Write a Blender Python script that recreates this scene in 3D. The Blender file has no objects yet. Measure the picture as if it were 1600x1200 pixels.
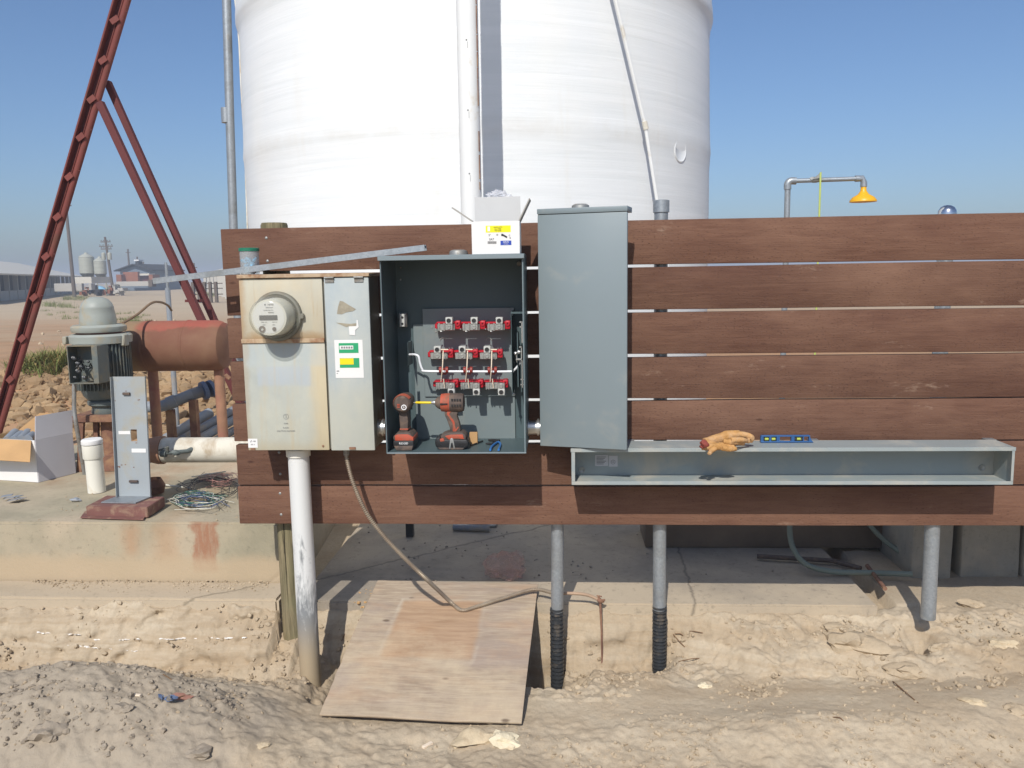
import bpy, bmesh, math, random
import numpy as np
from math import sin, cos, tan, pi, radians as R, atan2, sqrt
from mathutils import Vector as V, Matrix as M, noise

sc = bpy.context.scene
rnd = random.Random(7)

# ------------------------------------------------------------ camera, sky, sun, exposure
FPX = 1300.0
CAM = V((0, -3.45, 1.72))
cd = bpy.data.cameras.new('camera')
cam = bpy.data.objects.new('camera', cd)
sc.collection.objects.link(cam)
sc.camera = cam
cd.sensor_width = 36
cd.lens = FPX / 1600 * 36
cd.clip_start = 0.05
cd.clip_end = 5000
RM = M.Rotation(R(3.6), 3, 'Z') @ M.Rotation(R(90 - 7.5), 3, 'X') @ M.Rotation(R(-.93), 3, 'Z')
cam.matrix_world = M.Translation(CAM) @ RM.to_4x4()

SUNV = V((.155, 1, -.92)).normalized()      # direction the light travels
ELEV = math.asin(-SUNV.z)
w = bpy.data.worlds.new('World')
sc.world = w
w.use_nodes = True
wn = w.node_tree
wn.nodes.clear()
sky = wn.nodes.new('ShaderNodeTexSky')
sky.sky_type = 'NISHITA'
sky.sun_disc = False
sky.sun_elevation = ELEV
sky.sun_rotation = R(188.8)
sky.altitude = 50
sky.air_density = 1.0
sky.dust_density = 1.6
sky.ozone_density = 6.0
bg = wn.nodes.new('ShaderNodeBackground')
bg.inputs[1].default_value = .112
wo = wn.nodes.new('ShaderNodeOutputWorld')
tint = wn.nodes.new('ShaderNodeMix')
tint.data_type = 'RGBA'
tint.blend_type = 'MULTIPLY'
tint.inputs[0].default_value = 1
tint.inputs[7].default_value = (.97, 1.0, 1.05, 1)
wn.links.new(sky.outputs[0], tint.inputs[6])
wn.links.new(tint.outputs[2], bg.inputs[0])
wn.links.new(bg.outputs[0], wo.inputs[0])
sd = bpy.data.lights.new('sun', 'SUN')
sd.energy = 4.3
sd.angle = R(.55)
sd.color = (1, .965, .91)
so = bpy.data.objects.new('sun', sd)
sc.collection.objects.link(so)
so.rotation_euler = SUNV.to_track_quat('-Z', 'Y').to_euler()
sc.view_settings.view_transform = 'Standard'
sc.view_settings.look = 'None'
sc.view_settings.exposure = 0.0
sc.view_settings.gamma = 1
sc.cycles.max_bounces = 8
sc.cycles.transparent_max_bounces = 12

def ray(x, y):
    return RM @ V(((x - 800) / FPX, (600 - y) / FPX, -1))
def F(x, y, Y):                    # point of the plane Y seen at a place of the photo
    d = ray(x, y)
    return CAM + d * ((Y - CAM.y) / d.y)
def GZ(x, y, z):
    d = ray(x, y)
    return CAM + d * ((z - CAM.z) / d.z)

# ------------------------------------------------------------ materials
class Gn:
    def __init__(s, name, rough=.6, metal=0, spec=.5):
        s.m = bpy.data.materials.new(name)
        s.m.use_nodes = True
        s.nt = s.m.node_tree
        s.nt.nodes.clear()
        s.b = s.n('ShaderNodeBsdfPrincipled')
        s.o = s.n('ShaderNodeOutputMaterial')
        s.l(s.b.outputs[0], s.o.inputs[0])
        s.b.inputs['Roughness'].default_value = rough
        s.b.inputs['Metallic'].default_value = metal
        s.b.inputs['Specular IOR Level'].default_value = spec
        s.co = s.n('ShaderNodeTexCoord').outputs['Object']
    def n(s, t, **k):
        x = s.nt.nodes.new(t)
        for a, b in k.items():
            setattr(x, a, b)
        return x
    def l(s, a, b):
        s.nt.links.new(a, b)
    def put(s, sock, v):
        if isinstance(v, (int, float)):
            sock.default_value = v
        elif isinstance(v, tuple):
            sock.default_value = v if len(v) == len(sock.default_value) else (*v, 1)
        else:
            s.l(v, sock)
    def map(s, scale=(1, 1, 1), loc=(0, 0, 0), rot=(0, 0, 0), vec=None):
        m = s.n('ShaderNodeMapping')
        s.l(vec or s.co, m.inputs[0])
        m.inputs['Scale'].default_value = scale
        m.inputs['Location'].default_value = loc
        m.inputs['Rotation'].default_value = rot
        return m.outputs[0]
    def noise(s, scale, detail=4, rough=.55, vec=None, dist=0):
        t = s.n('ShaderNodeTexNoise')
        s.l(vec or s.co, t.inputs['Vector'])
        t.inputs['Scale'].default_value = scale
        t.inputs['Detail'].default_value = detail
        t.inputs['Roughness'].default_value = rough
        t.inputs['Distortion'].default_value = dist
        return t.outputs[0]
    def vor(s, scale, vec=None, feature='F1', out='Distance'):
        t = s.n('ShaderNodeTexVoronoi', feature=feature)
        s.l(vec or s.co, t.inputs['Vector'])
        t.inputs['Scale'].default_value = scale
        return t.outputs[out]
    def ramp(s, fac, pts):
        r = s.n('ShaderNodeValToRGB')
        s.l(fac, r.inputs[0])
        e = r.color_ramp.elements
        while len(e) < len(pts):
            e.new(.5)
        for i, (p, c) in enumerate(pts):
            e[i].position = p
            e[i].color = (c, c, c, 1) if isinstance(c, (int, float)) else (*c, 1)
        return r.outputs[0]
    def mix(s, f, a, b, blend='MIX'):
        x = s.n('ShaderNodeMix', data_type='RGBA', blend_type=blend)
        s.put(x.inputs[0], f)
        s.put(x.inputs[6], a)
        s.put(x.inputs[7], b)
        return x.outputs[2]
    def math(s, op, a, b=0.0, c=0.0):
        x = s.n('ShaderNodeMath', operation=op)
        s.put(x.inputs[0], a); s.put(x.inputs[1], b); s.put(x.inputs[2], c)
        return x.outputs[0]
    def xyz(s, vec=None):
        x = s.n('ShaderNodeSeparateXYZ')
        s.l(vec or s.co, x.inputs[0])
        return x.outputs
    def band(s, v, lo, hi, soft):          # 1 between lo and hi
        a = s.n('ShaderNodeMapRange', interpolation_type='SMOOTHSTEP')
        s.l(v, a.inputs[0]); a.inputs[1].default_value = lo - soft; a.inputs[2].default_value = lo + soft
        b = s.n('ShaderNodeMapRange', interpolation_type='SMOOTHSTEP')
        s.l(v, b.inputs[0]); b.inputs[1].default_value = hi - soft; b.inputs[2].default_value = hi + soft
        b.inputs[3].default_value = 1; b.inputs[4].default_value = 0
        return s.math('MULTIPLY', a.outputs[0], b.outputs[0])
    def bump(s, h, st=.5, dist=.01, nrm=None):
        x = s.n('ShaderNodeBump')
        s.l(h, x.inputs['Height'])
        x.inputs['Strength'].default_value = st
        x.inputs['Distance'].default_value = dist
        if nrm:
            s.l(nrm, x.inputs['Normal'])
        return x.outputs[0]
    def col(s, c): s.put(s.b.inputs['Base Color'], c); return s
    def nrm(s, c): s.l(c, s.b.inputs['Normal']); return s
    def rgh(s, c): s.put(s.b.inputs['Roughness'], c); return s

def sr(r, g, b):                   # sRGB 0-255 to linear
    f = lambda c: (c / 255 / 12.92) if c <= 10 else ((c / 255 + .055) / 1.055) ** 2.4
    return (f(r), f(g), f(b))
def sh(c, k):
    return tuple(min(1, x * k) for x in c)

def pm(name, c, rough=.6, metal=0, var=.18, scale=4, dirt=None, bump=.15, bs=60, bd=.002, spec=.4):
    """painted/plain surface: two colour tones, dust or rust blotches, roughness variation"""
    g = Gn(name, rough, metal, spec)
    n1 = g.noise(scale, 5, .6)
    base = g.mix(g.ramp(n1, [(.3, 0), (.7, 1)]), sh(c, 1 - var), sh(c, 1 + var))
    if dirt:
        dc, amt, ds = dirt
        d = g.ramp(g.noise(ds, 6, .65, dist=.4), [(.62 - amt * .35, 0), (.8 - amt * .3, 1)])
        base = g.mix(d, base, dc)
        g.rgh(g.mix(d, (rough,) * 3, (.85,) * 3))
    g.col(base)
    if bump:
        g.nrm(g.bump(g.noise(bs, 4, .6), bump, bd))
    return g.m

DUST = sr(176, 156, 128)
MAT = {}
def mk():
    A = MAT
    # stained, incised fence boards
    def wood(off, tint):
        g = Gn('stained_wood', .82, 0, .25)
        v = g.map((1.3, 6, 12), (off, off * 3, off))
        gr = g.noise(3.2, 7, .62, v, 1.2)
        gr2 = g.noise(9, 3, .5, g.map((.8, 8, 40), (off, 0, off)))
        c = g.mix(g.ramp(gr, [(.25, 0), (.72, 1)]), sh(sr(95, 65, 51), tint), sh(sr(121, 88, 70), tint))
        c = g.mix(g.ramp(gr2, [(.45, 0), (.8, .4)]), c, sh(sr(88, 56, 44), tint))
        blot = g.noise(1.6, 4, .6, g.map((1, 1, 2.2), (off, 0, off)))
        c = g.mix(g.ramp(blot, [(.42, 0), (.72, .5)]), c, sr(136, 104, 84))
        c = g.mix(g.ramp(g.noise(.9, 5, .65, g.map((1, 1, 3), (off * 4, 0, 2))), [(.5, 0), (.75, .5)]), c, sr(84, 54, 44))
        # knots
        kn = g.vor(1.0, g.map((3.4, .01, 8.5), (off * 1.7, 0, off * 2.3)))
        c = g.mix(g.ramp(kn, [(.02, .8), (.07, 0)]), c, sr(52, 28, 22))
        # incising slits
        iv = g.map((85, 1, 230), (off, 0, 0))
        inc = g.n('ShaderNodeTexBrick')
        g.l(g.map((1, 1, 1), (0, 0, 0), (R(90), 0, 0)), inc.inputs[0])
        inc.inputs['Scale'].default_value = 1
        inc.inputs['Brick Width'].default_value = .027
        inc.inputs['Row Height'].default_value = .0085
        inc.inputs['Mortar Size'].default_value = .0012
        slit = g.ramp(g.noise(1, 1, .5, iv), [(.28, 1), (.40, 0)])
        patch = g.ramp(g.noise(3, 3, .5, g.map((1, 1, 2), (off * 2, 0, 0))), [(.3, .25), (.6, 1)])
        slit = g.mix(patch, (0, 0, 0), slit)
        c = g.mix(g.math('MULTIPLY', slit, .55), c, sr(62, 42, 34))
        # pale scuffs and dust
        sc_ = g.ramp(g.noise(4, 9, .78, g.map((.8, 1, 2.2), (off * 5, 0, off))), [(.60, 0), (.72, .6)])
        c = g.mix(sc_, c, sr(164, 140, 120))
        g.col(c)
        h = g.mix(.5, gr, gr2)
        h = g.mix(slit, h, (0, 0, 0))
        g.nrm(g.bump(h, .55, .004))
        return g.m
    for i in range(7):
        A['wood%d' % i] = wood(3.1 * i + 1, [.90, .74, .82, .72, .84, .76, .96][i])
    # old round post
    g = Gn('old_post_wood', .9, 0, .2)
    gr = g.noise(4, 7, .65, g.map((9, 9, .7)), 1.5)
    c = g.mix(g.ramp(gr, [(.3, 0), (.7, 1)]), sr(86, 80, 60), sr(150, 136, 106))
    c = g.mix(g.ramp(g.noise(2.2, 3), [(.45, 0), (.65, .6)]), c, sr(112, 116, 84))
    ck = g.ramp(g.noise(3, 5, .6, g.map((16, 16, .5), (3, 1, 0)), .6), [(.34, 1), (.4, 0)])
    c = g.mix(ck, c, sr(44, 38, 28))
    g.col(c).nrm(g.bump(g.mix(ck, gr, (0, 0, 0)), .9, .008)); A['post'] = g.m
    # dirt
    def dirt(name, a, b, cc, k=1.0):
        g = Gn(name, .97, 0, .12)
        n1 = g.noise(1.3, 6, .6)
        n2 = g.noise(7, 8, .68)
        n3 = g.noise(55, 5, .7)
        c = g.mix(g.ramp(n1, [(.36, 0), (.64, 1)]), a, b)
        c = g.mix(g.ramp(n2, [(.42, 0), (.72, .75)]), c, cc)
        c = g.mix(g.ramp(n3, [(.33, .3), (.52, 0)]), c, sh(a, .66))
        st = g.noise(2.4, 7, .68, g.map((.45, 1, 2.6)), .6)
        c = g.mix(g.ramp(st, [(.5, 0), (.72, .6)]), c, sh(cc, .82))
        pb = g.vor(95, out='Color')
        c = g.mix(g.ramp(g.xyz(pb)[0], [(.93, 0), (.97, .18)]), c, sh(b, 1.1))
        h = g.mix(.5, g.mix(.5, n2, g.noise(19, 7, .72, None, .6)), n3)
        g.nrm(g.bump(g.noise(190, 4, .7), .35 * k, .003, g.bump(h, .58 * k, .013)))
        g.col(c)
        return g
    g = dirt('dirt_soil', sr(166, 150, 127), sr(189, 174, 150), sr(178, 158, 131))
    # greyer spoil on the lower-left mound, chalky streaks on the bank, orange field
    x, y, z = g.xyz()
    wob = g.math('MULTIPLY', g.math('SUBTRACT', g.noise(3, 5, .6), .5), .9)
    src = g.b.inputs['Base Color'].links[0].from_socket
    lay = g.noise(2.2, 6, .66, g.map((.5, .5, 9)), .4)
    onb = g.math('MULTIPLY', g.band(y, -.28, .21, .05), .8)
    src = g.mix(g.math('MULTIPLY', g.ramp(lay, [(.44, 0), (.58, .6)]), onb), src, sr(154, 132, 104))
    src = g.mix(g.math('MULTIPLY', g.ramp(g.noise(3, 6, .7, g.map((.6, .6, 6), (3, 3, 3))), [(.55, 0), (.7, .45)]), onb), src, sr(194, 180, 158))
    gm = g.math('MULTIPLY', g.band(g.math('ADD', x, wob), -9, -1.15, .12), g.band(g.math('ADD', y, g.math('MULTIPLY', wob, .4)), -3, -.32, .08))
    c = g.mix(g.math('MULTIPLY', gm, .8), src, g.mix(g.noise(12, 6, .7), sr(140, 128, 112), sr(170, 158, 140)))
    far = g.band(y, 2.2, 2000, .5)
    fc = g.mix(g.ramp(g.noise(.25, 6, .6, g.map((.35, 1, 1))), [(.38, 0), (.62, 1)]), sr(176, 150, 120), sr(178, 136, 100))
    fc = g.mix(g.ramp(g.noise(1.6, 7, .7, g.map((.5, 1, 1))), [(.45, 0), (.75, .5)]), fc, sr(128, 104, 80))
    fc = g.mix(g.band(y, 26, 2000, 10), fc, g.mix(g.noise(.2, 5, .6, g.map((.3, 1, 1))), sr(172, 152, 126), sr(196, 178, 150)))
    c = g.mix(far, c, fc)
    g.col(c)
    A['dirt'] = g.m
    A['clod'] = dirt('clod_soil', sr(162, 144, 119), sr(190, 173, 147), sr(176, 156, 128)).m
    A['greyclod'] = dirt('grey_clod_soil', sr(138, 126, 111), sr(170, 158, 140), sr(154, 140, 122)).m
    A['rubble'] = dirt('rubble_soil', sr(134, 112, 86), sr(172, 146, 112), sr(154, 124, 92)).m
    A['rock'] = pm('pale_rock', sr(190, 172, 142), .95, var=.2, scale=12, bump=.6, bs=40, bd=.01, dirt=(sr(150, 128, 100), .4, 9))
    A['chalk'] = pm('chalky_lump', sr(214, 200, 170), .95, var=.15, scale=20, bump=.7, bs=50, bd=.01, dirt=(sr(176, 152, 118), .3, 14))
    A['white_streak'] = pm('lime_crust', sr(226, 220, 210), .95, var=.08, bump=.6, bs=60, bd=.008, dirt=(sr(186, 166, 140), .3, 20))
    # concretes
    def conc(name, a, b, dustamt, stain=False):
        g = Gn(name, .92, 0, .2)
        n1 = g.noise(2.2, 8, .68)
        c = g.mix(g.ramp(n1, [(.32, 0), (.68, 1)]), a, b)
        c = g.mix(g.ramp(g.noise(1.1, 5, .6, g.map(loc=(4, 2, 7))), [(.6 - dustamt * .4, 0), (.8 - dustamt * .4, .9)]), c, sr(182, 166, 142))
        c = g.mix(g.ramp(g.noise(30, 6, .75), [(.3, .5), (.45, 0)]), c, sh(a, .6))
        pit = g.ramp(g.vor(38), [(.06, 1), (.13, 0)])
        pm_ = g.math('MULTIPLY', pit, g.ramp(g.noise(4, 3), [(.5, 0), (.6, 1)]))
        c = g.mix(g.math('MULTIPLY', pm_, .6), c, sh(a, .4))
        cr = g.ramp(g.vor(.42, g.map(vec=g.mix(.12, g.co, g.noise(3, 5, .7))), 'DISTANCE_TO_EDGE'), [(.0, 1), (.0028, 0)])
        c = g.mix(g.math('MULTIPLY', cr, .55), c, sh(a, .35))
        if stain:
            x, y, z = g.xyz()
            wv = g.math('MULTIPLY', g.math('SUBTRACT', g.noise(9, 5, .65), .5), .10)
            xs = g.math('ADD', x, wv)
            f = g.band(y, .26, .32, .012)
            st = g.math('MULTIPLY', g.band(xs, -1.785, -1.655, .012), g.band(z, .33, .573, .02))
            st = g.math('MULTIPLY', st, g.ramp(g.noise(10, 6, .7, g.map((4, 1, .8))), [(.3, .45), (.55, 1)]))
            c = g.mix(g.math('MULTIPLY', g.math('MULTIPLY', st, f), .68), c, sr(146, 84, 54))
            st2 = g.math('MULTIPLY', g.band(xs, -2.12, -2.04, .05), g.band(z, .40, .56, .05))
            c = g.mix(g.math('MULTIPLY', st2, .45), c, sr(168, 118, 78))
            st3 = g.math('MULTIPLY', g.band(xs, -1.97, -1.86, .05), g.band(z, .36, .57, .05))
            c = g.mix(g.math('MULTIPLY', st3, .3), c, sr(176, 124, 78))
            low = g.band(g.math('ADD', z, g.math('MULTIPLY', wv, .8)), -1, .40, .035)
            c = g.mix(g.math('MULTIPLY', low, g.math('MULTIPLY', f, .8)), c, sr(178, 158, 130))
            # rusty ring round the motor stand on the pad top
            rr = g.ramp(g.noise(5, 5, .6), [(.4, 0), (.65, .6)])
            c = g.mix(g.math('MULTIPLY', rr, g.math('MULTIPLY', g.band(x, -3.0, -2.25, .15), g.band(y, 1.0, 1.5, .12))), c, sr(150, 108, 76))
        g.col(c)
        g.nrm(g.bump(g.mix(cr, g.mix(.5, n1, g.noise(70, 5, .7)), (0, 0, 0)), .5, .006))
        return g.m
    A['pad'] = conc('pad_concrete', sr(138, 132, 112), sr(168, 158, 134), .55, True)
    A['foot'] = conc('footing_concrete', sr(160, 146, 124), sr(186, 170, 146), .8)
    A['slab'] = conc('slab_concrete', sr(122, 114, 102), sr(160, 148, 132), .5)
    A['block'] = conc('block_concrete', sr(128, 126, 118), sr(156, 152, 142), .1)
    # enclosure paint
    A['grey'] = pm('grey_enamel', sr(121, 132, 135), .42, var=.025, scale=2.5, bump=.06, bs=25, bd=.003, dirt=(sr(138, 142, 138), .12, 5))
    A['greyin'] = pm('grey_enamel_shaded', sr(72, 87, 89), .5, var=.05, scale=3, bump=.05, bs=25)  # same enamel, colour darkened to paint in the shade inside the open box
    A['pan'] = pm('back_pan_paint', sr(112, 122, 122), .5, var=.04, scale=3, bump=.05, bs=25, dirt=(sr(126, 128, 120), .15, 6))
    A['trough'] = pm('wireway_enamel', sr(142, 150, 149), .45, var=.05, scale=3, bump=.06, bs=25, dirt=(sr(168, 164, 152), .35, 5))
    # weathered meter cabinet
    def cab(name, cx, cz, amt):
        g = Gn(name, .6, 0, .35)
        x, y, z = g.xyz(g.map(loc=(0, 0, -.69)))
        c = g.mix(g.ramp(g.noise(3, 6, .65), [(.35, 0), (.65, 1)]), sr(164, 168, 160), sr(184, 184, 170))
        c = g.mix(g.ramp(g.noise(5, 6, .7, g.map((1, 1, .25))), [(.45, 0), (.75, .5)]), c, sr(196, 188, 162))
        d = g.math('SQRT', g.math('ADD', g.math('POWER', g.math('SUBTRACT', x, cx), 2.0), g.math('POWER', g.math('MULTIPLY', g.math('SUBTRACT', z, cz), .85), 2.0)))
        rn = g.math('ADD', d, g.math('MULTIPLY', g.math('SUBTRACT', g.noise(6, 5, .6), .5), .10))
        ring = g.ramp(rn, [(.05, .3), (.12, 1), (.2, .35), (.26, 0)])
        stk = g.ramp(g.noise(4, 5, .6, g.map((5, 1, .3))), [(.3, .55), (.6, 1)])
        c = g.mix(g.math('MULTIPLY', g.math('MULTIPLY', ring, stk), amt), c, sr(198, 170, 124))
        eg = g.math('MAXIMUM', g.band(g.math('ADD', x, g.math('MULTIPLY', g.math('SUBTRACT', g.noise(7, 5, .65), .5), .07)), -.1, .02, .02), g.band(g.math('ADD', z, g.math('MULTIPLY', g.math('SUBTRACT', g.noise(8, 5, .65), .5), .08)), -.3, -.22, .02))
        c = g.mix(g.math('MULTIPLY', eg, .75), c, sr(162, 130, 90))
        dr = g.ramp(g.noise(6, 7, .7, g.map((7, 1, .5), (2, 0, 1))), [(.55, 0), (.7, .5)])
        c = g.mix(dr, c, sr(170, 144, 106))
        g.col(c)
        g.nrm(g.bump(g.noise(30, 4, .6), .08, .003))
        return g.m
    A['cabu'] = cab('weathered_cabinet_paint', .19, -.17, .42)
    # lower cover: pale, tan vertical edge, bluish patch where a sign was
    g = Gn('weathered_lower_cover_paint', .6, 0, .35)
    x, y, z = g.xyz(g.map(loc=(0, 0, -.69)))
    c = g.mix(g.ramp(g.noise(3, 6, .65), [(.35, 0), (.65, 1)]), sr(160, 164, 158), sr(182, 182, 168))
    wv = g.math('MULTIPLY', g.math('SUBTRACT', g.noise(6, 5, .6), .5), .08)
    c = g.mix(g.math('MULTIPLY', g.band(g.math('ADD', x, wv), .285, .40, .035), .6), c, sr(200, 178, 134))
    c = g.mix(g.math('MULTIPLY', g.band(g.math('ADD', z, wv), -.76, -.655, .03), .45), c, sr(178, 164, 132))
    pt = g.math('MULTIPLY', g.band(g.math('ADD', x, g.math('MULTIPLY', wv, .15)), .055, .275, .006), g.band(g.math('ADD', z, g.math('MULTIPLY', wv, .15)), -.425, -.345, .008))
    c = g.mix(g.math('MULTIPLY', pt, g.ramp(g.noise(7, 5, .7), [(.3, .35), (.6, .7)])), c, sr(164, 172, 178))
    c = g.mix(g.math('MULTIPLY', g.band(z, -.345, -.25, .01), .35), c, sr(166, 176, 178))
    dr = g.ramp(g.noise(5, 7, .7, g.map((5, 1, .5), (2, 0, 5))), [(.52, 0), (.7, .45)])
    c = g.mix(dr, c, sr(184, 166, 130))
    c = g.mix(g.math('MULTIPLY', g.band(g.math('ADD', x, wv), -.1, .02, .012), .4), c, sr(160, 138, 104))
    scr = g.ramp(g.noise(8, 3, .5, g.map((3, 1, .12), (1, 0, 0), (0, R(35), 0))), [(.70, 0), (.73, .5)])
    c = g.mix(g.math('MULTIPLY', scr, g.band(z, -.62, -.44, .03)), c, sr(206, 204, 196))
    g.col(c).nrm(g.bump(g.noise(30, 4, .6), .08, .003)); A['cabl'] = g.m
    g = Gn('weathered_door_paint', .6, 0, .35)
    x, y, z = g.xyz(g.map(loc=(0, 0, -.69)))
    c = g.mix(g.ramp(g.noise(4, 6, .65), [(.35, 0), (.65, 1)]), sr(160, 168, 168), sr(180, 182, 174))
    c = g.mix(g.ramp(g.noise(7, 6, .7, g.map((1.5, 1, .4))), [(.5, 0), (.7, .5)]), c, sr(150, 164, 172))
    c = g.mix(g.math('MULTIPLY', g.band(z, -.8, -.44, .06), .5), c, sr(182, 180, 162))
    c = g.mix(g.ramp(g.noise(14, 5, .7, g.map(loc=(2, 0, 1))), [(.68, 0), (.74, .6)]), c, sr(150, 130, 104))
    g.col(c).nrm(g.bump(g.noise(30, 4, .6), .08, .003)); A['cabd'] = g.m
    A['cabside'] = pm('cabinet_side_paint', sr(120, 118, 106), .6, var=.1, dirt=(sr(120, 100, 74), .3, 6))
    A['tanrust'] = pm('tan_rusted_flange', sr(176, 154, 126), .75, var=.2, scale=14, dirt=(sr(138, 96, 66), .5, 16))
    # metals
    g = Gn('galvanised_steel', .45, .55, .5)
    sp = g.vor(120, out='Color')
    c = g.mix(g.math('MULTIPLY', g.xyz(sp)[0], .5), sr(148, 154, 158), sr(178, 182, 184))
    c = g.mix(g.ramp(g.noise(6, 6, .7), [(.5, 0), (.7, .7)]), c, sr(128, 128, 122))
    c = g.mix(g.ramp(g.noise(18, 6, .7, g.map((1, 1, .3))), [(.62, 0), (.7, .5)]), c, sr(170, 152, 126))
    g.col(c).nrm(g.bump(g.noise(40, 3), .08, .003)); A['galv'] = g.m
    g = Gn('white_streaked_galvanised', .6, .15, .4)
    st = g.noise(5, 7, .7, g.map((3.5, 3.5, .8)), .5)
    z = g.xyz()[2]
    fade = g.n('ShaderNodeMapRange'); g.l(z, fade.inputs[0]); fade.inputs[1].default_value = 0.0; fade.inputs[2].default_value = 1.0
    k = g.math('ADD', st, g.math('MULTIPLY', g.math('SUBTRACT', fade.outputs[0], .5), .5))
    c = g.mix(g.ramp(k, [(.42, 0), (.54, 1)]), sr(134, 136, 136), sr(216, 216, 212))
    c = g.mix(g.band(z, -.5, .28, .12), c, sr(172, 154, 126))
    g.col(c).nrm(g.bump(st, .15, .003)); A['riser'] = g.m
    A['steel'] = pm('bright_steel', sr(196, 196, 192), .3, .85, var=.1, bump=.05)
    A['dullsteel'] = pm('dull_steel', sr(150, 150, 146), .5, .5, var=.15, bump=.1, dirt=(sr(120, 104, 84), .3, 12))
    A['tin'] = pm('tinned_lug_metal', sr(172, 172, 166), .38, .75, var=.2, scale=60, bump=.08)
    A['chrome'] = pm('polished_steel', sr(200, 202, 206), .16, .95, var=.03, bump=0)
    A['lugtin'] = pm('bright_tinned_lug', sr(206, 206, 200), .35, .35, var=.08, scale=60, bump=.05)
    A['rod'] = pm('white_plated_rod', sr(222, 224, 226), .35, .1, var=.03, bump=0)
    A['cream'] = pm('cream_bar', sr(226, 208, 184), .5, var=.05, bump=0)
    A['redins'] = pm('red_moulded_insulator', sr(178, 30, 44), .4, var=.1, scale=30, bump=.05)
    A['brownins'] = pm('brown_insulator', sr(132, 50, 42), .5, var=.1, scale=30, bump=.05)
    A['redpaint'] = pm('faded_red_paint', sr(114, 57, 49), .7, var=.14, scale=3, bump=.15, dirt=(sr(98, 62, 50), .3, 5))
    A['reddark'] = pm('dark_red_paint', sr(92, 42, 40), .7, var=.15, scale=3, bump=.15)
    g = Gn('dusty_red_tank_paint', .8, 0, .3)
    nz = g.noise(2.6, 6, .65, None, .8)
    x, y, z = g.xyz()
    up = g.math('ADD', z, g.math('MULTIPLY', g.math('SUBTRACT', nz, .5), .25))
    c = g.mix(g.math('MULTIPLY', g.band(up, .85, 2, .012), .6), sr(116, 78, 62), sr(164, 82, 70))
    c = g.mix(g.ramp(g.noise(3, 5, .6, g.map(loc=(3, 1, 0))), [(.4, 0), (.62, .6)]), c, sr(134, 104, 80))
    c = g.mix(g.band(g.math('ADD', x, g.math('MULTIPLY', nz, .1)), -1, -.12, .03), c, sr(136, 112, 86))
    g.col(c).nrm(g.bump(g.noise(40, 5, .7), .25, .003)); A['redtank'] = g.m
    A['legred'] = pm('dusty_red_leg', sr(150, 112, 88), .8, var=.18, scale=8, dirt=(sr(140, 90, 80), .4, 4))
    A['rust'] = pm('rusty_steel', sr(118, 84, 68), .85, var=.22, scale=12, bump=.4, dirt=(sr(150, 116, 86), .45, 10))
    A['rustbase'] = pm('brown_primed_steel', sr(118, 80, 72), .75, var=.12, scale=8, bump=.2, dirt=(sr(156, 132, 108), .3, 14))
    A['motor'] = pm('grey_green_motor_paint', sr(92, 99, 96), .6, var=.14, scale=5, bump=.2, dirt=(sr(132, 118, 92), .42, 6))
    A['motorlt'] = pm('pale_motor_cap_paint', sr(150, 154, 146), .5, var=.08, scale=5, bump=.12, dirt=(sr(160, 142, 110), .4, 5))
    A['panel'] = pm('grey_panel_paint', sr(150, 156, 158), .5, var=.05, scale=3, bump=.06, dirt=(sr(158, 148, 122), .36, 3.5))
    A['whitepvc'] = pm('white_pvc', sr(218, 214, 200), .55, var=.05, scale=4, bump=.06, dirt=(sr(190, 170, 138), .3, 6))
    A['whitepipe'] = pm('chalky_white_pipe', sr(206, 200, 184), .8, var=.08, scale=6, bump=.3, dirt=(sr(164, 146, 120), .45, 7))
    A['bluepvc'] = pm('blue_grey_pvc', sr(134, 140, 146), .5, var=.1, dirt=(sr(160, 146, 126), .35, 6))
    A['greypvc'] = pm('grey_pvc', sr(122, 126, 132), .5, var=.12, dirt=(sr(160, 146, 126), .4, 6))
    A['bluepaint'] = pm('blue_fitting_paint', sr(84, 98, 124), .5, var=.1)
    A['blackwrap'] = pm('black_pipe_wrap', sr(50, 52, 54), .35, var=.2, scale=25, bump=.3, dirt=(sr(104, 92, 76), .22, 18))
    A['black'] = pm('black_plastic', sr(38, 37, 37), .5, var=.15, scale=20, bump=.1)
    A['darkgrey'] = pm('dark_grey_rubber', sr(84, 72, 65), .7, var=.15, scale=20, bump=.2, dirt=(sr(120, 100, 84), .35, 22))
    A['orange'] = pm('orange_plastic', sr(174, 76, 52), .6, var=.12, scale=14, bump=.1, dirt=(sr(132, 90, 70), .5, 26))
    A['yellow'] = pm('yellow_plastic', sr(224, 196, 30), .45, var=.05, bump=0)
    A['showeryellow'] = pm('yellow_enamel', sr(224, 166, 28), .4, var=.06, bump=0)
    A['limerod'] = pm('lime_painted_rod', sr(178, 190, 104), .5, var=.06, bump=0)
    A['bluegrip'] = pm('blue_grip', sr(44, 104, 164), .45, var=.08, bump=0)
    A['levelblue'] = pm('blue_anodised', sr(52, 92, 140), .4, .2, var=.05, bump=0)
    A['vial'] = pm('yellow_green_vial', sr(170, 180, 80), .2, var=.05, bump=0)
    A['white'] = pm('white_board', sr(220, 218, 214), .7, var=.03, bump=.04)
    A['flapgrey'] = pm('card_inner_liner', sr(196, 196, 194), .8, var=.04, bump=.04)
    A['greyboard'] = pm('printed_white_board', sr(188, 186, 188), .8, var=.05, scale=3, bump=.05)
    A['cardedge'] = pm('grey_card_flap', sr(158, 154, 146), .85, var=.06, bump=.05)
    A['kraft'] = pm('kraft_cardboard', sr(182, 144, 98), .85, var=.08, scale=6, bump=.08)
    A['labelyellow'] = pm('yellow_label', sr(232, 224, 24), .6, var=.02, bump=0)
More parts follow.
